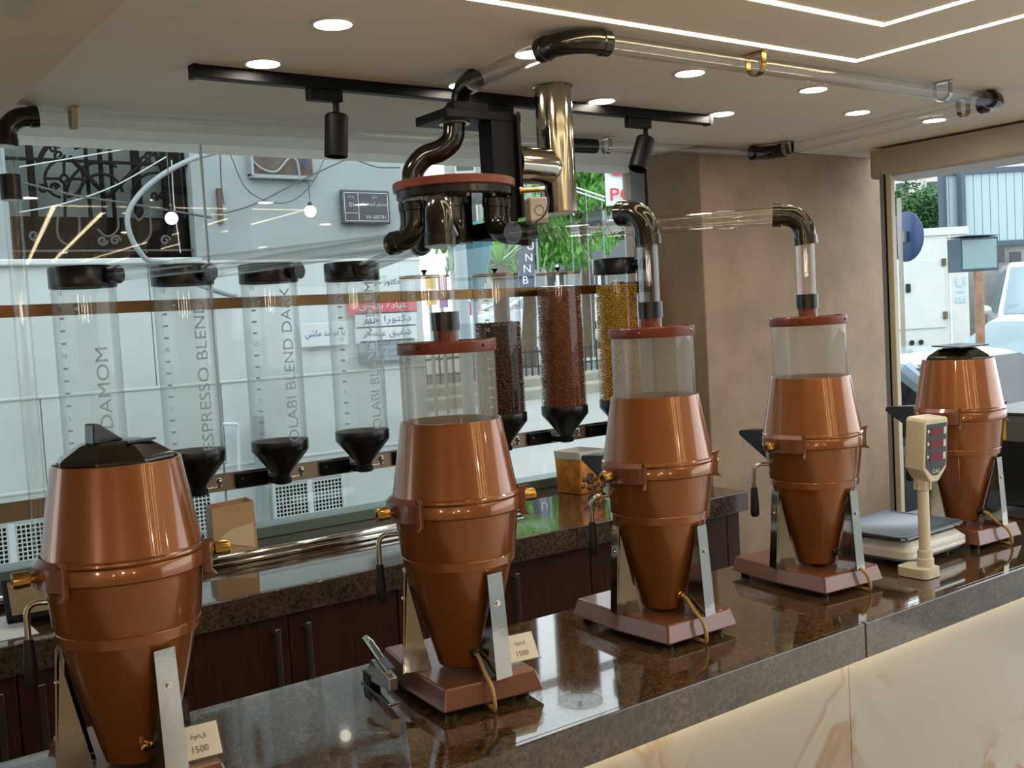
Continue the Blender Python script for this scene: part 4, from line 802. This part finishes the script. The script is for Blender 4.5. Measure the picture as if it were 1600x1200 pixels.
# road plate
rp = thing('street_plate', 'grey framed street number plate with white lettering on the alley wall', 'sign', wp(567, 323))
a, b, c_, d_ = wp(527, 297), wp(600, 300), wp(608, 352), wp(532, 350)
A, B_, zb, zt = a.x, b.x+.01, (c_.z+d_.z)/2, (a.z+b.z)/2
wpart(rp, 'plate', MB().box((A, WY-.045, zb), (B_, WY-.02, zt)), 'plate', smooth=False, bevel=.006)
fr = MB(); yy = WY-.0465
for q in (((A+.015, zb+.015), (B_-.015, zb+.019)), ((A+.015, zt-.019), (B_-.015, zt-.015)), ((A+.015, zb+.015), (A+.019, zt-.015)), ((B_-.019, zb+.015), (B_-.015, zt-.015)), ((A+.105, zb+.015), (A+.108, zt-.015)), ((A+.015, zb+.06), (A+.105, zb+.063))): fr.box((q[0][0], yy, q[0][1]), (q[1][0], yy+.002, q[1][1]))
wpart(rp, 'white_border', fr, 'printp', smooth=False)
def wall_text(par, t, x, z, h, m, y=WY-.047, width=None): wpart(par, 'lettering', place_text(letters(t, h, width=width), (x, y, z), (1, 0, 0), (0, 0, 1)), m, smooth=False)
wall_text(rp, '01', A+.06, zt-.085, .026, 'printp'); wall_text(rp, arabic('قطاع'), A+.06, zt-.042, .018, 'printp'); wall_text(rp, arabic('شارع'), A+.215, zt-.04, .02, 'printp'); wall_text(rp, '(1) '+arabic('مستشفى المعرض'), A+.21, zt-.082, .026, 'printp', width=.17); wall_text(rp, 'VA 600701', A+.215, zb+.04, .022, 'printp', width=.13)
# vents in the wall
def vent(x0, x1, z0, z1, lab, cols):
    t = thing('wall_vent', lab, 'vent', ((x0+x1)/2, WY-.03, z0)); wpart(t, 'opening', MB().box((x0, WY-.028, z0), (x1, WY-.026, z1)), 'dark', smooth=False)
    g = MB(); n = int((x1-x0)/.021); k = int((z1-z0)/.021)
    for i in range(n+1): g.box((x0+(x1-x0)*i/n-.0028, WY-.034, z0), (x0+(x1-x0)*i/n+.0028, WY-.030, z1))
    for j in range(k+1): g.box((x0, WY-.035, z0+(z1-z0)*j/k-.0028), (x1, WY-.031, z0+(z1-z0)*j/k+.0028))
    wpart(t, 'wire_mesh', g, 'joint', smooth=False)['kind'] = 'stuff'
    for c in cols: wpart(t, 'mullion', MB().box((c-.016, WY-.042, z0-.01), (c+.016, WY-.026, z1+.01)), 'signwhite', smooth=False)
    wpart(t, 'frame', MB().box((x0-.02, WY-.045, z0-.02), (x0, WY-.02, z1+.02)).box((x1, WY-.045, z0-.02), (x1+.02, WY-.02, z1+.02)), 'joint', smooth=False)
a, b = wp(426, 770), wp(532, 790); vent(a.x, b.x, .56, .84, 'white wire mesh vent with a centre bar, low on the wall behind the tan box', [wp(481, 780).x])
a, b = wp(-30, 830), wp(68, 830); vent(a.x, b.x, .60, .84, 'white wire mesh vent low on the wall at far left', [wp(16, 835).x])
a, b = wp(306, 790), wp(326, 790); vent(a.x-.1, b.x, .60, .86, 'narrow mesh vent half hidden by the first grinder', [])
wpp = tag(mesh_obj('water_pipe', MB().sweep([wp(345, 663, 5.44), wp(366, 662, 5.44)]+arc(wp(372, 662, 5.44), (1, 0, 0), (0, 0, -1), .02, 6)+[wp(375, 760, 5.44)], .009, 12), 'signwhite'), 'thin white water pipe with an elbow on the alley wall', 'pipe')
dp = tag(mesh_obj('down_pipe', MB().sweep([wp(404, 650, 5.43), wp(412, 880, 5.43)], .03, 18), 'stucco'), 'painted upright drain pipe on the alley wall', 'pipe')
# signs on the wall
def sign(nm, lab, x0, y0, x1, y1, m, rows):
    a, b = wp(x0, y0, WY-.04), wp(x1, y1, WY-.04); t = thing(nm, lab, 'sign', ((a.x+b.x)/2, WY-.04, b.z), group='signs on the alley wall')
    wpart(t, 'board', MB().box((a.x, WY-.04, b.z), (b.x, WY-.027, a.z)), m, smooth=False, bevel=.002)
    for s, fz_, hh, cm, wd in rows: wall_text(t, arabic(s), (a.x+b.x)/2, b.z+(a.z-b.z)*fz_, hh, cm, y=WY-.0415, width=(b.x-a.x)*wd)
sign('shop_sign', 'white wall sign with one line of dark blue lettering left of the fourth dispenser', 470, 506, 545, 538, 'signwhite', [('يا مرشد ماشي', .5, .06, 'signblue', .86)])
sign('shop_sign', 'red wall sign with white lettering, topmost in the stack of signs', 543, 468, 652, 488, 'signred', [('عيادة بدورى', .5, .045, 'signwhite', .7)])
sign('shop_sign', 'white wall sign with blue lettering just under the red one', 555, 489, 652, 509, 'signwhite', [('دكتورا حور', .5, .05, 'signblue', .8)])
sign('shop_sign', 'second white wall sign with blue lettering, above the grey one', 555, 511, 652, 531, 'signwhite', [('شفيق عبد الر', .5, .05, 'signblue', .8)])
sign('shop_sign', 'grey blue wall sign with three lines, lowest of the stack', 562, 533, 650, 560, 'signgrey', [('الدكتور', .80, .024, 'plate', .4), ('حسين محمد', .5, .026, 'plate', .6), ('جراحة عامة', .2, .024, 'plate', .6)])
sign('shop_sign', 'white wall sign with thin grey script above the red one', 545, 430, 650, 454, 'stucco_low', [('دكتور جراح', .5, .05, 'plate', .5)])
# glowing globes standing in for bulb reflections in the window glass
for (x, y, lab) in ((268, 341, 'globe standing in for a bulb reflection, before the iron window'), (485, 330, 'globe standing in for a bulb reflection, before the bare alley wall')):
    p = wp(x, y, 5.15); t = thing('reflection_globe', lab, 'lamp', p, group='bulb reflections built as globes')
    part(t, 'bulb', MB().ball((0, 0, 0), .031, 20, 14), 'bulb'); part(t, 'socket', MB().lathe([(.0001, .046), (.012, .045), (.013, .026), (.0001, .026)], 16), 'black'); part(t, 'wire', MB().rod((0, 0, .045), (0, 0, .75), .0025, 6), 'wirem'); part(t, 'arm', MB().rod((0, -.01, .75), (0, .352, .80), .008, 8), 'iron')
tag(mesh_obj('wall_clamp', MB().box((wp(337, 300).x, WY-.03, wp(337, 350).z), (wp(343, 300).x, WY-.001, wp(337, 295).z)), 'rust', smooth=False), 'rusty metal strip on the alley wall right of the iron window', 'bracket')

# ================================================================== OUTSIDE: street beyond the window
def leaves(name_, c, R, n, sz, seed, m, par=None, squash=.8, droop=0):
    rnd = random.Random(seed); mb = MB(); clumps = [Vector((rnd.gauss(0, .5)*R, rnd.gauss(0, .5)*R, rnd.gauss(0, .45)*R*squash)) for _ in range(max(6, n//110))]
    for _ in range(n):
        k = rnd.choice(clumps); p = Vector(c)+k+Vector((rnd.gauss(0, 1), rnd.gauss(0, 1), rnd.gauss(0, .8))).normalized()*R*.28*rnd.random()**.4
        d = Vector((rnd.uniform(-1, 1), rnd.uniform(-1, 1), rnd.uniform(-.8, .5)-droop)).normalized(); s = d.cross(Vector((rnd.uniform(-1, 1), rnd.uniform(-1, 1), rnd.uniform(-1, 1)))).normalized(); q = sz*rnd.uniform(.6, 1.2)
        mb.add([p, p+d*q*.5+s*q*.22, p+d*q, p+d*q*.5-s*q*.22], [(0, 1, 2, 3)])
    o = wpart(par, name_, mb, m, smooth=False) if par else mesh_obj(name_, mb, m, smooth=False); o['kind'] = 'stuff'; return o
def tree(lab, c, R, n, sz, seed, m, zg, droop=0, squash=.8):
    t = thing('tree', lab, 'tree', (c[0], c[1], zg)); leaves('foliage', c, R, n, sz, seed, m, t, squash, droop)
    wpart(t, 'trunk', MB().sweep([(c[0], c[1], zg), (c[0]+.1, c[1], (zg+c[2])/2), (c[0], c[1], c[2])], [.14, .11, .05], 12), 'bark'); return t
tree('bright green tree hanging over the street beyond the window', at_d(815, 372, 17), .95, 9000, .13, 1, 'leaf', .92, 1.6, .55)
tree('green tree seen between the steel duct and the white sign board', at_d(905, 280, 19), .8, 7000, .13, 2, 'leaf', .92, 1.8, 1.0)
tree('dark green tree behind the black capped dispenser', at_d(985, 375, 37), .9, 3000, .18, 3, 'leafd', .92, .4)
# yucca
p = at_d(780, 412, 11.5); yk = thing('yucca', 'spiky pale green yucca behind the dark brown bean dispenser', 'plant', (p.x, p.y, .45)); wpart(yk, 'trunk', MB().sweep([(p.x, p.y, .45), (p.x, p.y, p.z)], .09, 12), 'bark')
rnd = random.Random(5)
for k in range(70):
    a = rnd.uniform(0, 2*PI); e = rnd.uniform(-.15, 1.4); d = Vector((math.cos(a)*math.cos(e), math.sin(a)*math.cos(e), math.sin(e))); L_ = rnd.uniform(.3, .46); s = d.cross(Vector((0, 0, 1))).normalized()*.018
    wpart(yk, 'leaf', MB().add([p-s*.6, p+s*.6, p+d*L_*.5+s, p+d*L_, p+d*L_*.5-s], [(0, 1, 2, 3, 4)]).add([p+Vector((0, 0, -.006)), p+d*L_*.5+s*.9+Vector((0, 0, -.006)), p+d*L_, p+d*L_*.5-s*.9+Vector((0, 0, -.006))], [(3, 2, 1, 0)]), 'leafy', smooth=False)
# closed parasol, pole, banner
p = at_d(737, 400, 9.5); g0 = .3
ps = thing('parasol', 'closed teal parasol in the street behind the second grinder pipe', 'parasol', (p.x, p.y, g0)); wpart(ps, 'canopy', MB().lathe([(.02, -.42), (.09, -.30), (.15, -.1), (.20, .12), (.20, .22), (.12, .3)], 12, (p.x, p.y, p.z)), 'tealm', angle=20); wpart(ps, 'pole', MB().rod((p.x, p.y, g0), (p.x, p.y, p.z+.3), .025), 'steelblue')
p = at_d(722, 450, 9.2); pp = thing('street_post', 'grey round post in the street between two dispensers', 'post', (p.x, p.y, .2)); wpart(pp, 'shaft', MB().lathe([(.058, 0), (.055, 2.6)], 20, (p.x, p.y, .2)), 'steelblue'); wpart(pp, 'foot_plate', MB().lathe([(.0001, 0), (.11, 0), (.11, .04), (.06, .06)], 20, (p.x, p.y, .2)), 'concrete')
p = at_d(822, 420, 14); bn = thing('banner', 'narrow navy banner with white letters hanging in the street', 'banner', p); qx = RIGHT*.13
wpart(bn, 'cloth', MB().prism([p-qx-Vector((0, 0, .27)), p+qx*.7-Vector((0, 0, .30)), p+qx*1.1+Vector((0, 0, .42)), p-qx*.5+Vector((0, 0, .44))], Vector(FWD)*.02), 'navy', smooth=False)
for k, ch in enumerate('UNNB'): wpart(bn, 'lettering', place_text(letters(ch, .10), p+RIGHT*(.03+.03*(1.5-k))*1.0+Vector((0, 0, .30-.15*k))-FWD*.012, (RIGHT.x, RIGHT.y, 0), (0, 0, 1)), 'signwhite', smooth=False)
wpart(bn, 'pole', MB().rod((p.x+RIGHT.x*.16, p.y+RIGHT.y*.16, .3), p+RIGHT*.16+Vector((0, 0, .5)), .015), 'steelblue')
# posters and stall behind second grinder
for x0, x1, y0, y1, m, lab, d in ((684, 700, 432, 480, 'purple', 'purple poster at the end of the white wall', 12), (664, 683, 432, 476, 'posteryellow', 'yellow poster at the end of the white wall', 12), (722, 737, 438, 492, 'carred', 'red advertising panel beside the grey street post', 12.5)):
    a, b = at_d(x0, y0, d), at_d(x1, y1, d); t = thing('poster', lab, 'poster', b); wpart(t, 'sheet', MB().prism([(a.x, a.y, b.z), (b.x, b.y, b.z), (b.x, b.y, a.z), (a.x, a.y, a.z)], Vector((FWD.x, FWD.y, 0))*.03), m, smooth=False)
    c = (a+b)/2-Vector((FWD.x, FWD.y, 0))*.01; wpart(t, 'pale_band', MB().prism([c+RIGHT*u+Vector((0, 0, v)) for u, v in ((-.045, -.05), (.045, -.05), (.045, .02), (-.045, .02))], Vector((FWD.x, FWD.y, 0))*-.004), 'signwhite', smooth=False)
    wpart(t, 'stand', MB().rod(((a.x+b.x)/2, (a.y+b.y)/2+.04, .4), ((a.x+b.x)/2, (a.y+b.y)/2+.04, a.z), .02), 'steelblue')
# bank sign board
a, b = at_d(944, 236, 13), at_d(998, 318, 13); bs = thing('sign_board', 'white sign board with red letters PCI in the street at upper right of the window', 'sign', (b.x, b.y, .9))
wpart(bs, 'board', MB().prism([(a.x, a.y, b.z), (b.x, b.y, b.z), (b.x, b.y, a.z), (a.x, a.y, a.z)], (FWD.x*.08, FWD.y*.08, 0)), 'signwhite', smooth=False)
hx = Vector((RIGHT.x, RIGHT.y, 0)).normalized()
wpart(bs, 'lettering', place_text(letters('PCI', .16, width=.34, bold=.01), at_d(975, 303, 12.97), hx, (0, 0, 1)), 'signred', smooth=False)
c = at_d(966, 268, 12.96); wpart(bs, 'emblem', MB().prism([c+hx*u+Vector((0, 0, v)) for u, v in ((-.12, .09), (-.12, -.02), (-.08, -.02), (-.06, -.05), (.12, -.05), (.12, .03), (-.05, .03), (-.05, .09))], (FWD.x*.01, FWD.y*.01, 0)), 'signred', smooth=False)
wpart(bs, 'post', MB().rod((b.x-.1, b.y+.1, .5), (b.x-.1, b.y+.1, a.z), .05), 'steelblue')
# stair railing behind
rl = thing('stair_railing', 'thin pale stair railing sloping in front of the far trees', 'railing', at_d(915, 300, 16))
wpart(rl, 'hand_rail', MB().rod(at_d(885, 288, 16), at_d(945, 308, 16), .012), 'signwhite'); wpart(rl, 'lower_rail', MB().rod(at_d(885, 294, 16), at_d(945, 314, 16), .012), 'signwhite')
for x in (890, 915, 940): wpart(rl, 'post', MB().rod(at_d(x, 290+(x-885)/3, 16), (at_d(x, 320, 16).x, at_d(x, 320, 16).y, .3), .008), 'steelblue')
# iron fence on the kerb
fc = thing('iron_fence', 'low black iron fence along the kerb across the street', 'fence', (9.5, 12.9, .80))
for z in (.93, 1.16): wpart(fc, 'rail', MB().box((6.5, 12.885, z), (13, 12.915, z+.03)), 'fencei', smooth=False)
for k in range(54): wpart(fc, 'bar', MB().box((6.55+.12*k, 12.89, .80), (6.57+.12*k, 12.91, 1.24)), 'fencei', smooth=False)
# cars
def car(lab, p, rz, m, kind='saloon', S=1.0, gm='carglass'):
    """p = ground point under the middle of the car; the car points along its own +x"""
    t = thing('car', lab, 'car', p, rz, group='cars in the street')
    van = kind == 'van'; H = 1.9 if van else 1.46
    bl = [(-2.1, .32), (2.08, .32), (2.14, .52), (2.08, .74), (1.95, .86), (1.0, .98), (-1.45, 1.0), (-2.05, .95), (-2.16, .62)] if not van else [(-2.2, .35), (2.2, .35), (2.25, .6), (2.2, .85), (2.05, 1.0), (1.45, 1.12), (-2.2, 1.15), (-2.25, .6)]
    cb_ = [(1.05, .97), (.30, H-.03), (.1, H), (-.85, H), (-1.05, H-.04), (-1.75, .98)] if not van else [(1.5, 1.10), (.85, H-.04), (.65, H), (-2.0, H), (-2.15, H-.06), (-2.2, 1.12)]
    def slab(pts, w0, w1):
        n = len(pts); zs = [z for _, z in pts]; lo, hi = min(zs), max(zs)
        wd = [w0+(w1-w0)*(z-lo)/(hi-lo) for z in zs]
        return MB().add([(x, -w_, z) for (x, z), w_ in zip(pts, wd)]+[(x, w_, z) for (x, z), w_ in zip(pts, wd)], [tuple(range(n)), tuple(reversed(range(n, 2*n)))]+[(i, n+i, n+(i+1) % n, (i+1) % n) for i in range(n)])
    def scale(mb): mb.v = [v*S for v in mb.v]; return mb
    part(t, 'body', scale(slab(bl, .84, .80)), m, smooth=False, bevel=.05); part(t, 'cabin', scale(slab(cb_, .78, .58)), m, smooth=False, bevel=.05)
    # glazing a little proud of the cabin
    f0, f1 = cb_[0], cb_[1]; r0, r1 = cb_[-1], cb_[-2]
    def quad(pa, pb, wa, wb, e, ins=.06):
        ax, az = pa; bx, bz = pb; ax, az, bx, bz = ax+(bx-ax)*ins, az+(bz-az)*ins, bx+(ax-bx)*ins, bz+(az-bz)*ins
        nx, nz = (bz-az), -(bx-ax); l = math.hypot(nx, nz); nx, nz = nx/l*e, nz/l*e
        return MB().add([(ax+nx, -wa, az+nz), (ax+nx, wa, az+nz), (bx+nx, wb, bz+nz), (bx+nx, -wb, bz+nz)], [(0, 1, 2, 3), (3, 2, 1, 0)])
    part(t, 'windscreen', scale(quad(f0, f1, .70, .56, .012)), gm, smooth=False)
    part(t, 'rear_window', scale(quad(r0, r1, .70, .56, -.012)), gm, smooth=False)
    zl = .02
    for sgn in (-1, 1):
        def sy(z, lo=cb_[0][1], hi=H): return sgn*(.78+(.58-.78)*(z-lo)/(hi-lo)+.010)
        xm = -.35
        for n_, pts in (('side_window', [(f0[0]-.22, f0[1]+.06), (f1[0]-.05, H-.10), (xm+.05, H-.09), (xm+.05, f0[1]+.06)]), ('side_window', [(xm-.05, f0[1]+.06), (xm-.05, H-.09), (r1[0]+.10, H-.12), (r0[0]+.25, r0[1]+.07)])):
            part(t, n_, scale(MB().add([(x, sy(z), z) for x, z in pts], [(0, 1, 2, 3), (3, 2, 1, 0)])), gm, smooth=False)
        mi = scale(MB().ball((f0[0]-.25, sgn*.93, f0[1]+.12), .09, 12, 8, (.8, 1.1, .75))); part(t, 'mirror', mi, m)
        part(t, 'headlamp', scale(MB().ball((2.0, sgn*.62, .74), .12, 12, 8, (.7, 1.4, .7))), 'carglass'); part(t, 'tail_lamp', scale(MB().ball((-2.08, sgn*.66, .82), .10, 12, 8, (.6, 1.2, .8))), 'carred')
        for x in (1.32, -1.32):
            w_ = part(t, 'wheel', scale(MB().lathe([(.05, -.10), (.30, -.10), (.325, -.07), (.325, .07), (.30, .10), (.05, .10)], 24, close=True).xf(Matrix.Translation((x, sgn*.76, .325)) @ Matrix.Rotation(PI/2, 4, 'X'))), 'tyre')
            part(w_, 'hub_cap', scale(MB().lathe([(.0001, .02), (.19, .0), (.20, -.02)], 20).xf(Matrix.Translation((x, sgn*.865, .325)) @ Matrix.Rotation(-sgn*PI/2, 4, 'X'))), 'carsilver')
    part(t, 'bumper', scale(MB().box((2.05, -.75, .36), (2.19, .75, .50))), 'tyre', smooth=False, bevel=.03); part(t, 'number_plate', scale(MB().box((2.15, -.26, .52), (2.17, .26, .63))), 'signwhite', smooth=False)
    part(t, 'wiper', scale(MB().rod((f0[0]+.03, -.5, f0[1]+.02), (f0[0]-.10, .35, f0[1]+.14), .012, 6)), 'tyre'); return t
p = at_d(832, 500, 24); car('silver car parked across the street behind the bean dispensers', (p.x, p.y, .92), 2.9, 'carsilver')
p = at_d(948, 480, 29); car('white car further along across the street', (p.x, p.y, .92), .3, 'carwhite')
# far buildings behind the window trees
def building(lab, x0, x1, y0, d, m, rows, cols, depth=6, nm='building'):
    a = at_d(x0, y0, d); b = at_d(x1, y0, d); zt = a.z; u = Vector((b.x-a.x, b.y-a.y, 0)); L_ = u.length; u.normalize(); n = Vector((FWD.x, FWD.y, 0)); t = thing(nm, lab, 'building', (a.x, a.y, .3))
    wpart(t, 'wall', MB().prism([(a.x, a.y, .3), (b.x, b.y, .3), (b.x, b.y, zt), (a.x, a.y, zt)], n*depth), m, smooth=False)
    for r in range(rows):
        for c in range(cols):
            w_, h_ = L_/cols*.5, (zt-2.0)/max(1, rows)*.55; o = Vector((a.x, a.y, 0))+u*(L_*(c+.25)/cols)-n*.03; z = 2.0+(zt-2.0)*(r+.25)/rows
            f = wpart(t, 'window', MB().prism([o+Vector((0, 0, z)), o+u*w_+Vector((0, 0, z)), o+u*w_+Vector((0, 0, z+h_)), o+Vector((0, 0, z+h_))], n*-.06), 'facade', smooth=False)
            o2 = o-n*.07; wpart(f, 'pane', MB().prism([o2+u*w_*.1+Vector((0, 0, z+h_*.08)), o2+u*w_*.9+Vector((0, 0, z+h_*.08)), o2+u*w_*.9+Vector((0, 0, z+h_*.92)), o2+u*w_*.1+Vector((0, 0, z+h_*.92))], n*-.02), 'winm', smooth=False)
    return t
building('grey building across the street with dark windows behind the trees', 690, 1020, 200, 38, 'facade2', 3, 5)
a, b = at_d(862, 395, 33), at_d(1000, 372, 33)
aw = thing('awning', 'grey shop awning across the street above the black capped dispenser', 'awning', (a.x, a.y, .92)); wpart(aw, 'roof', MB().prism([a, at_d(1010, 368, 33), at_d(1010, 395, 33), at_d(862, 425, 33)], FWD*1.5), 'awning', smooth=False)
for x in (870, 935, 1000): q = at_d(x, 410, 33); wpart(aw, 'post', MB().rod((q.x, q.y, .92), q, .05), 'signwhite')

# ================================================================== OUTSIDE: street through the side opening
gx0, gx1 = at_d(1392, 362, 14), at_d(1512, 362, 14); zt = gx0.z; zb = at_d(1450, 552, 14).z; u = Vector((gx1.x-gx0.x, gx1.y-gx0.y, 0)).normalized(); n = Vector((-u.y, u.x, 0))
gs = thing('generator_housing', 'white rusty generator housing standing behind the blue traffic sign', 'container', (gx0.x, gx0.y, -.1)); a, b = Vector((gx0.x, gx0.y, 0)), Vector((gx1.x, gx1.y, 0)); L_ = (b-a).length
def gp(t, z, e=0): return a+u*(L_*t)-n*e+Vector((0, 0, zb+(zt-zb)*z))
wpart(gs, 'body', MB().prism([gp(-.5, 0), gp(1, 0), gp(1, 1), gp(-.5, 1)], n*3.0), 'genset', smooth=False, bevel=.02)
wpart(gs, 'roof_lip', MB().prism([gp(-.52, .95, .03), gp(1.0, .95, .03), gp(1.0, 1.01, .03), gp(-.52, 1.01, .03)], n*.03), 'genset', smooth=False)
dr = wpart(gs, 'door', MB().prism([gp(-.2, .20, .02), gp(.68, .20, .02), gp(.68, .76, .02), gp(-.2, .76, .02)], n*.02), 'genset', smooth=False, bevel=.008)
for z in (.27, .70): wpart(dr, 'hinge', MB().prism([gp(.64, z, .05), gp(.69, z, .05), gp(.69, z+.06, .05), gp(.64, z+.06, .05)], n*.03), 'rust', smooth=False)
wpart(dr, 'lock', MB().prism([gp(.16, .50, .05), gp(.22, .50, .05), gp(.22, .57, .05), gp(.16, .57, .05)], n*.03), 'tyre', smooth=False, bevel=.01)
for t_ in (.22, .34): c = gp(t_, .09, .022); wpart(gs, 'port', MB().lathe([(.0001, .004), (.035, .004), (.035, 0)], 14).xf(Matrix.Translation(c) @ n.to_track_quat('-Z', 'Y').to_matrix().to_4x4()), 'tyre')
wpart(gs, 'corner_post', MB().prism([gp(.74, 0, .012), gp(.76, 0, .012), gp(.76, .95, .012), gp(.74, .95, .012)], n*.012), 'joint', smooth=False)
wpart(gs, 'plinth', MB().prism([Vector((p.x, p.y, -.1)) for p in (gp(-.5, 0), gp(1, 0))]+[gp(1, 0), gp(-.5, 0)], n*2.8), 'concrete', smooth=False)
wpart(gs, 'lettering', place_text(letters('E1C', .13, width=.34), gp(.88, .50, .02), (0, 0, 1), -u), 'palesign', smooth=False)
# traffic sign
p = at_d(1408, 420, 8.6); ts = thing('traffic_sign', 'round blue traffic sign seen from behind on a grey pole', 'sign', (p.x, p.y, -.1)); wpart(ts, 'pole', MB().rod((p.x, p.y, -.1), (p.x, p.y, at_d(1407, 310, 8.6).z), .019), 'concrete')
c = at_d(1414, 370, 8.65); f = Vector((.45, -.9, 0)); f = (FWD*.35+RIGHT*.94); f.z = 0; f.normalize()
dm = Matrix.Translation((c.x, c.y, c.z)) @ f.to_track_quat('Z', 'Y').to_matrix().to_4x4()
wpart(ts, 'disc', MB().lathe([(.0001, .0), (.198, 0), (.206, .004), (.206, .012), (.198, .014), (.0001, .012)], 40).xf(dm), 'bluesign'); wpart(ts, 'bracket', MB().cbox(c-f*.02, (.05, .05, .09)), 'steelblue', smooth=False)
# floodlight on a rusty pole
p = at_d(1529, 450, 8.4); fl = thing('floodlight', 'box floodlight on a rusty pole in front of the white van', 'lamp', (p.x, p.y, -.1)); wpart(fl, 'pole', MB().rod((p.x, p.y, -.1), at_d(1529, 424, 8.4), .036, 16), 'rustpole')
c = at_d(1528, 397, 8.4); m = Matrix.Translation(c) @ Matrix.Rotation(math.atan2(-FWD.x, FWD.y)+.12, 4, 'Z'); wpart(fl, 'housing', MB().box((-.165, -.02, -.135), (.165, .17, .135)).xf(m), 'corrpost', smooth=False, bevel=.006)
wpart(fl, 'lens', MB().box((-.145, -.026, -.115), (.145, -.0205, .115)).xf(m), 'lampglass', smooth=False); wpart(fl, 'visor', MB().prism([(-.165, -.12, .142), (.165, -.03, .142), (.165, .17, .142), (-.165, .17, .142)], (0, 0, .006)).xf(m), 'corrpost', smooth=False)
# hoarding with vertical cladding
a, b = at_d(1469, 271, 21), at_d(1700, 283, 21); zt = a.z; zb = at_d(1560, 380, 21).z; a, b = Vector((a.x, a.y, 0)), Vector((b.x, b.y, 0)); u = (b-a).normalized(); L_ = (b-a).length; nn = Vector((FWD.x, FWD.y, 0))
hb = thing('hoarding', 'tall pale blue clad hoarding with dark posts behind the floodlight', 'fence', (a.x, a.y, 0)); k = int(L_/.16)
for i in range(k):
    q = a+u*(L_*i/k); wpart(hb, 'panel', MB().prism([q+u*.006+Vector((0, 0, zb)), q+u*(L_/k-.006)+Vector((0, 0, zb)), q+u*(L_/k-.006)+Vector((0, 0, zt)), q+u*.006+Vector((0, 0, zt))], nn*.05), 'corr', smooth=False)
for x in (1472, 1502): q = at_d(x, 300, 20.9); wpart(hb, 'post', MB().box((q.x-.07, q.y-.05, 0), (q.x+.07, q.y+.05, zt)), 'corrpost', smooth=False)
for z in (zt, zb): wpart(hb, 'rail', MB().prism([a+Vector((0, 0, z-.05)), b+Vector((0, 0, z-.05)), b+Vector((0, 0, z+.05)), a+Vector((0, 0, z+.05))], nn*-.05), 'corrpost', smooth=False)
lw = thing('low_wall', 'grey patched wall with dark notices under the hoarding', 'wall', (a.x, a.y, 0)); wpart(lw, 'wall', MB().prism([a+nn*.1, b+nn*.1, b+nn*.1+Vector((0, 0, zb)), a+nn*.1+Vector((0, 0, zb))], nn*.3), 'facade2', smooth=False)
for x0, x1, y0, y1 in ((1560, 1570, 386, 410), (1578, 1596, 394, 412)): q0, q1 = at_d(x0, y0, 20.95), at_d(x1, y1, 20.95); wpart(lw, 'notice', MB().prism([(q0.x, q0.y, q1.z), (q1.x, q1.y, q1.z), (q1.x, q1.y, q0.z), (q0.x, q0.y, q0.z)], nn*.03), 'winm', smooth=False)
# hedge and far white apartment house
hg = thing('tree', 'dark green leafy tree behind the generator housing', 'tree', tuple(at_d(1435, 340, 23))[:2]+(0,)); leaves('foliage', at_d(1425, 340, 23), 1.0, 9000, .12, 9, 'leafd', hg, .6); q = at_d(1430, 360, 23.2); wpart(hg, 'trunk', MB().sweep([(q.x, q.y, -.1), (q.x, q.y, q.z)], .15, 10), 'bark')
building('pale apartment house far away with dark windows above the hoarding', 1380, 1720, 170, 44, 'facade', 3, 7)
# cars
p = at_d(1640, 520, 18.5); car('white van with a large windscreen behind the floodlight pole', (p.x, p.y, .0), -2.6, 'carwhite', 'van', 1.15)
p = Vector((11.15, 5.48, 0)); car('white car close by, its windscreen above the rightmost grinder', (p.x, p.y, -.1), 3.02, 'carwhite', S=1.05)
car('blue grey car just outside beside the door frame', (5.88, 3.78, -.1), -PI/2, 'carblue', S=1.0, gm='carglass_dark')
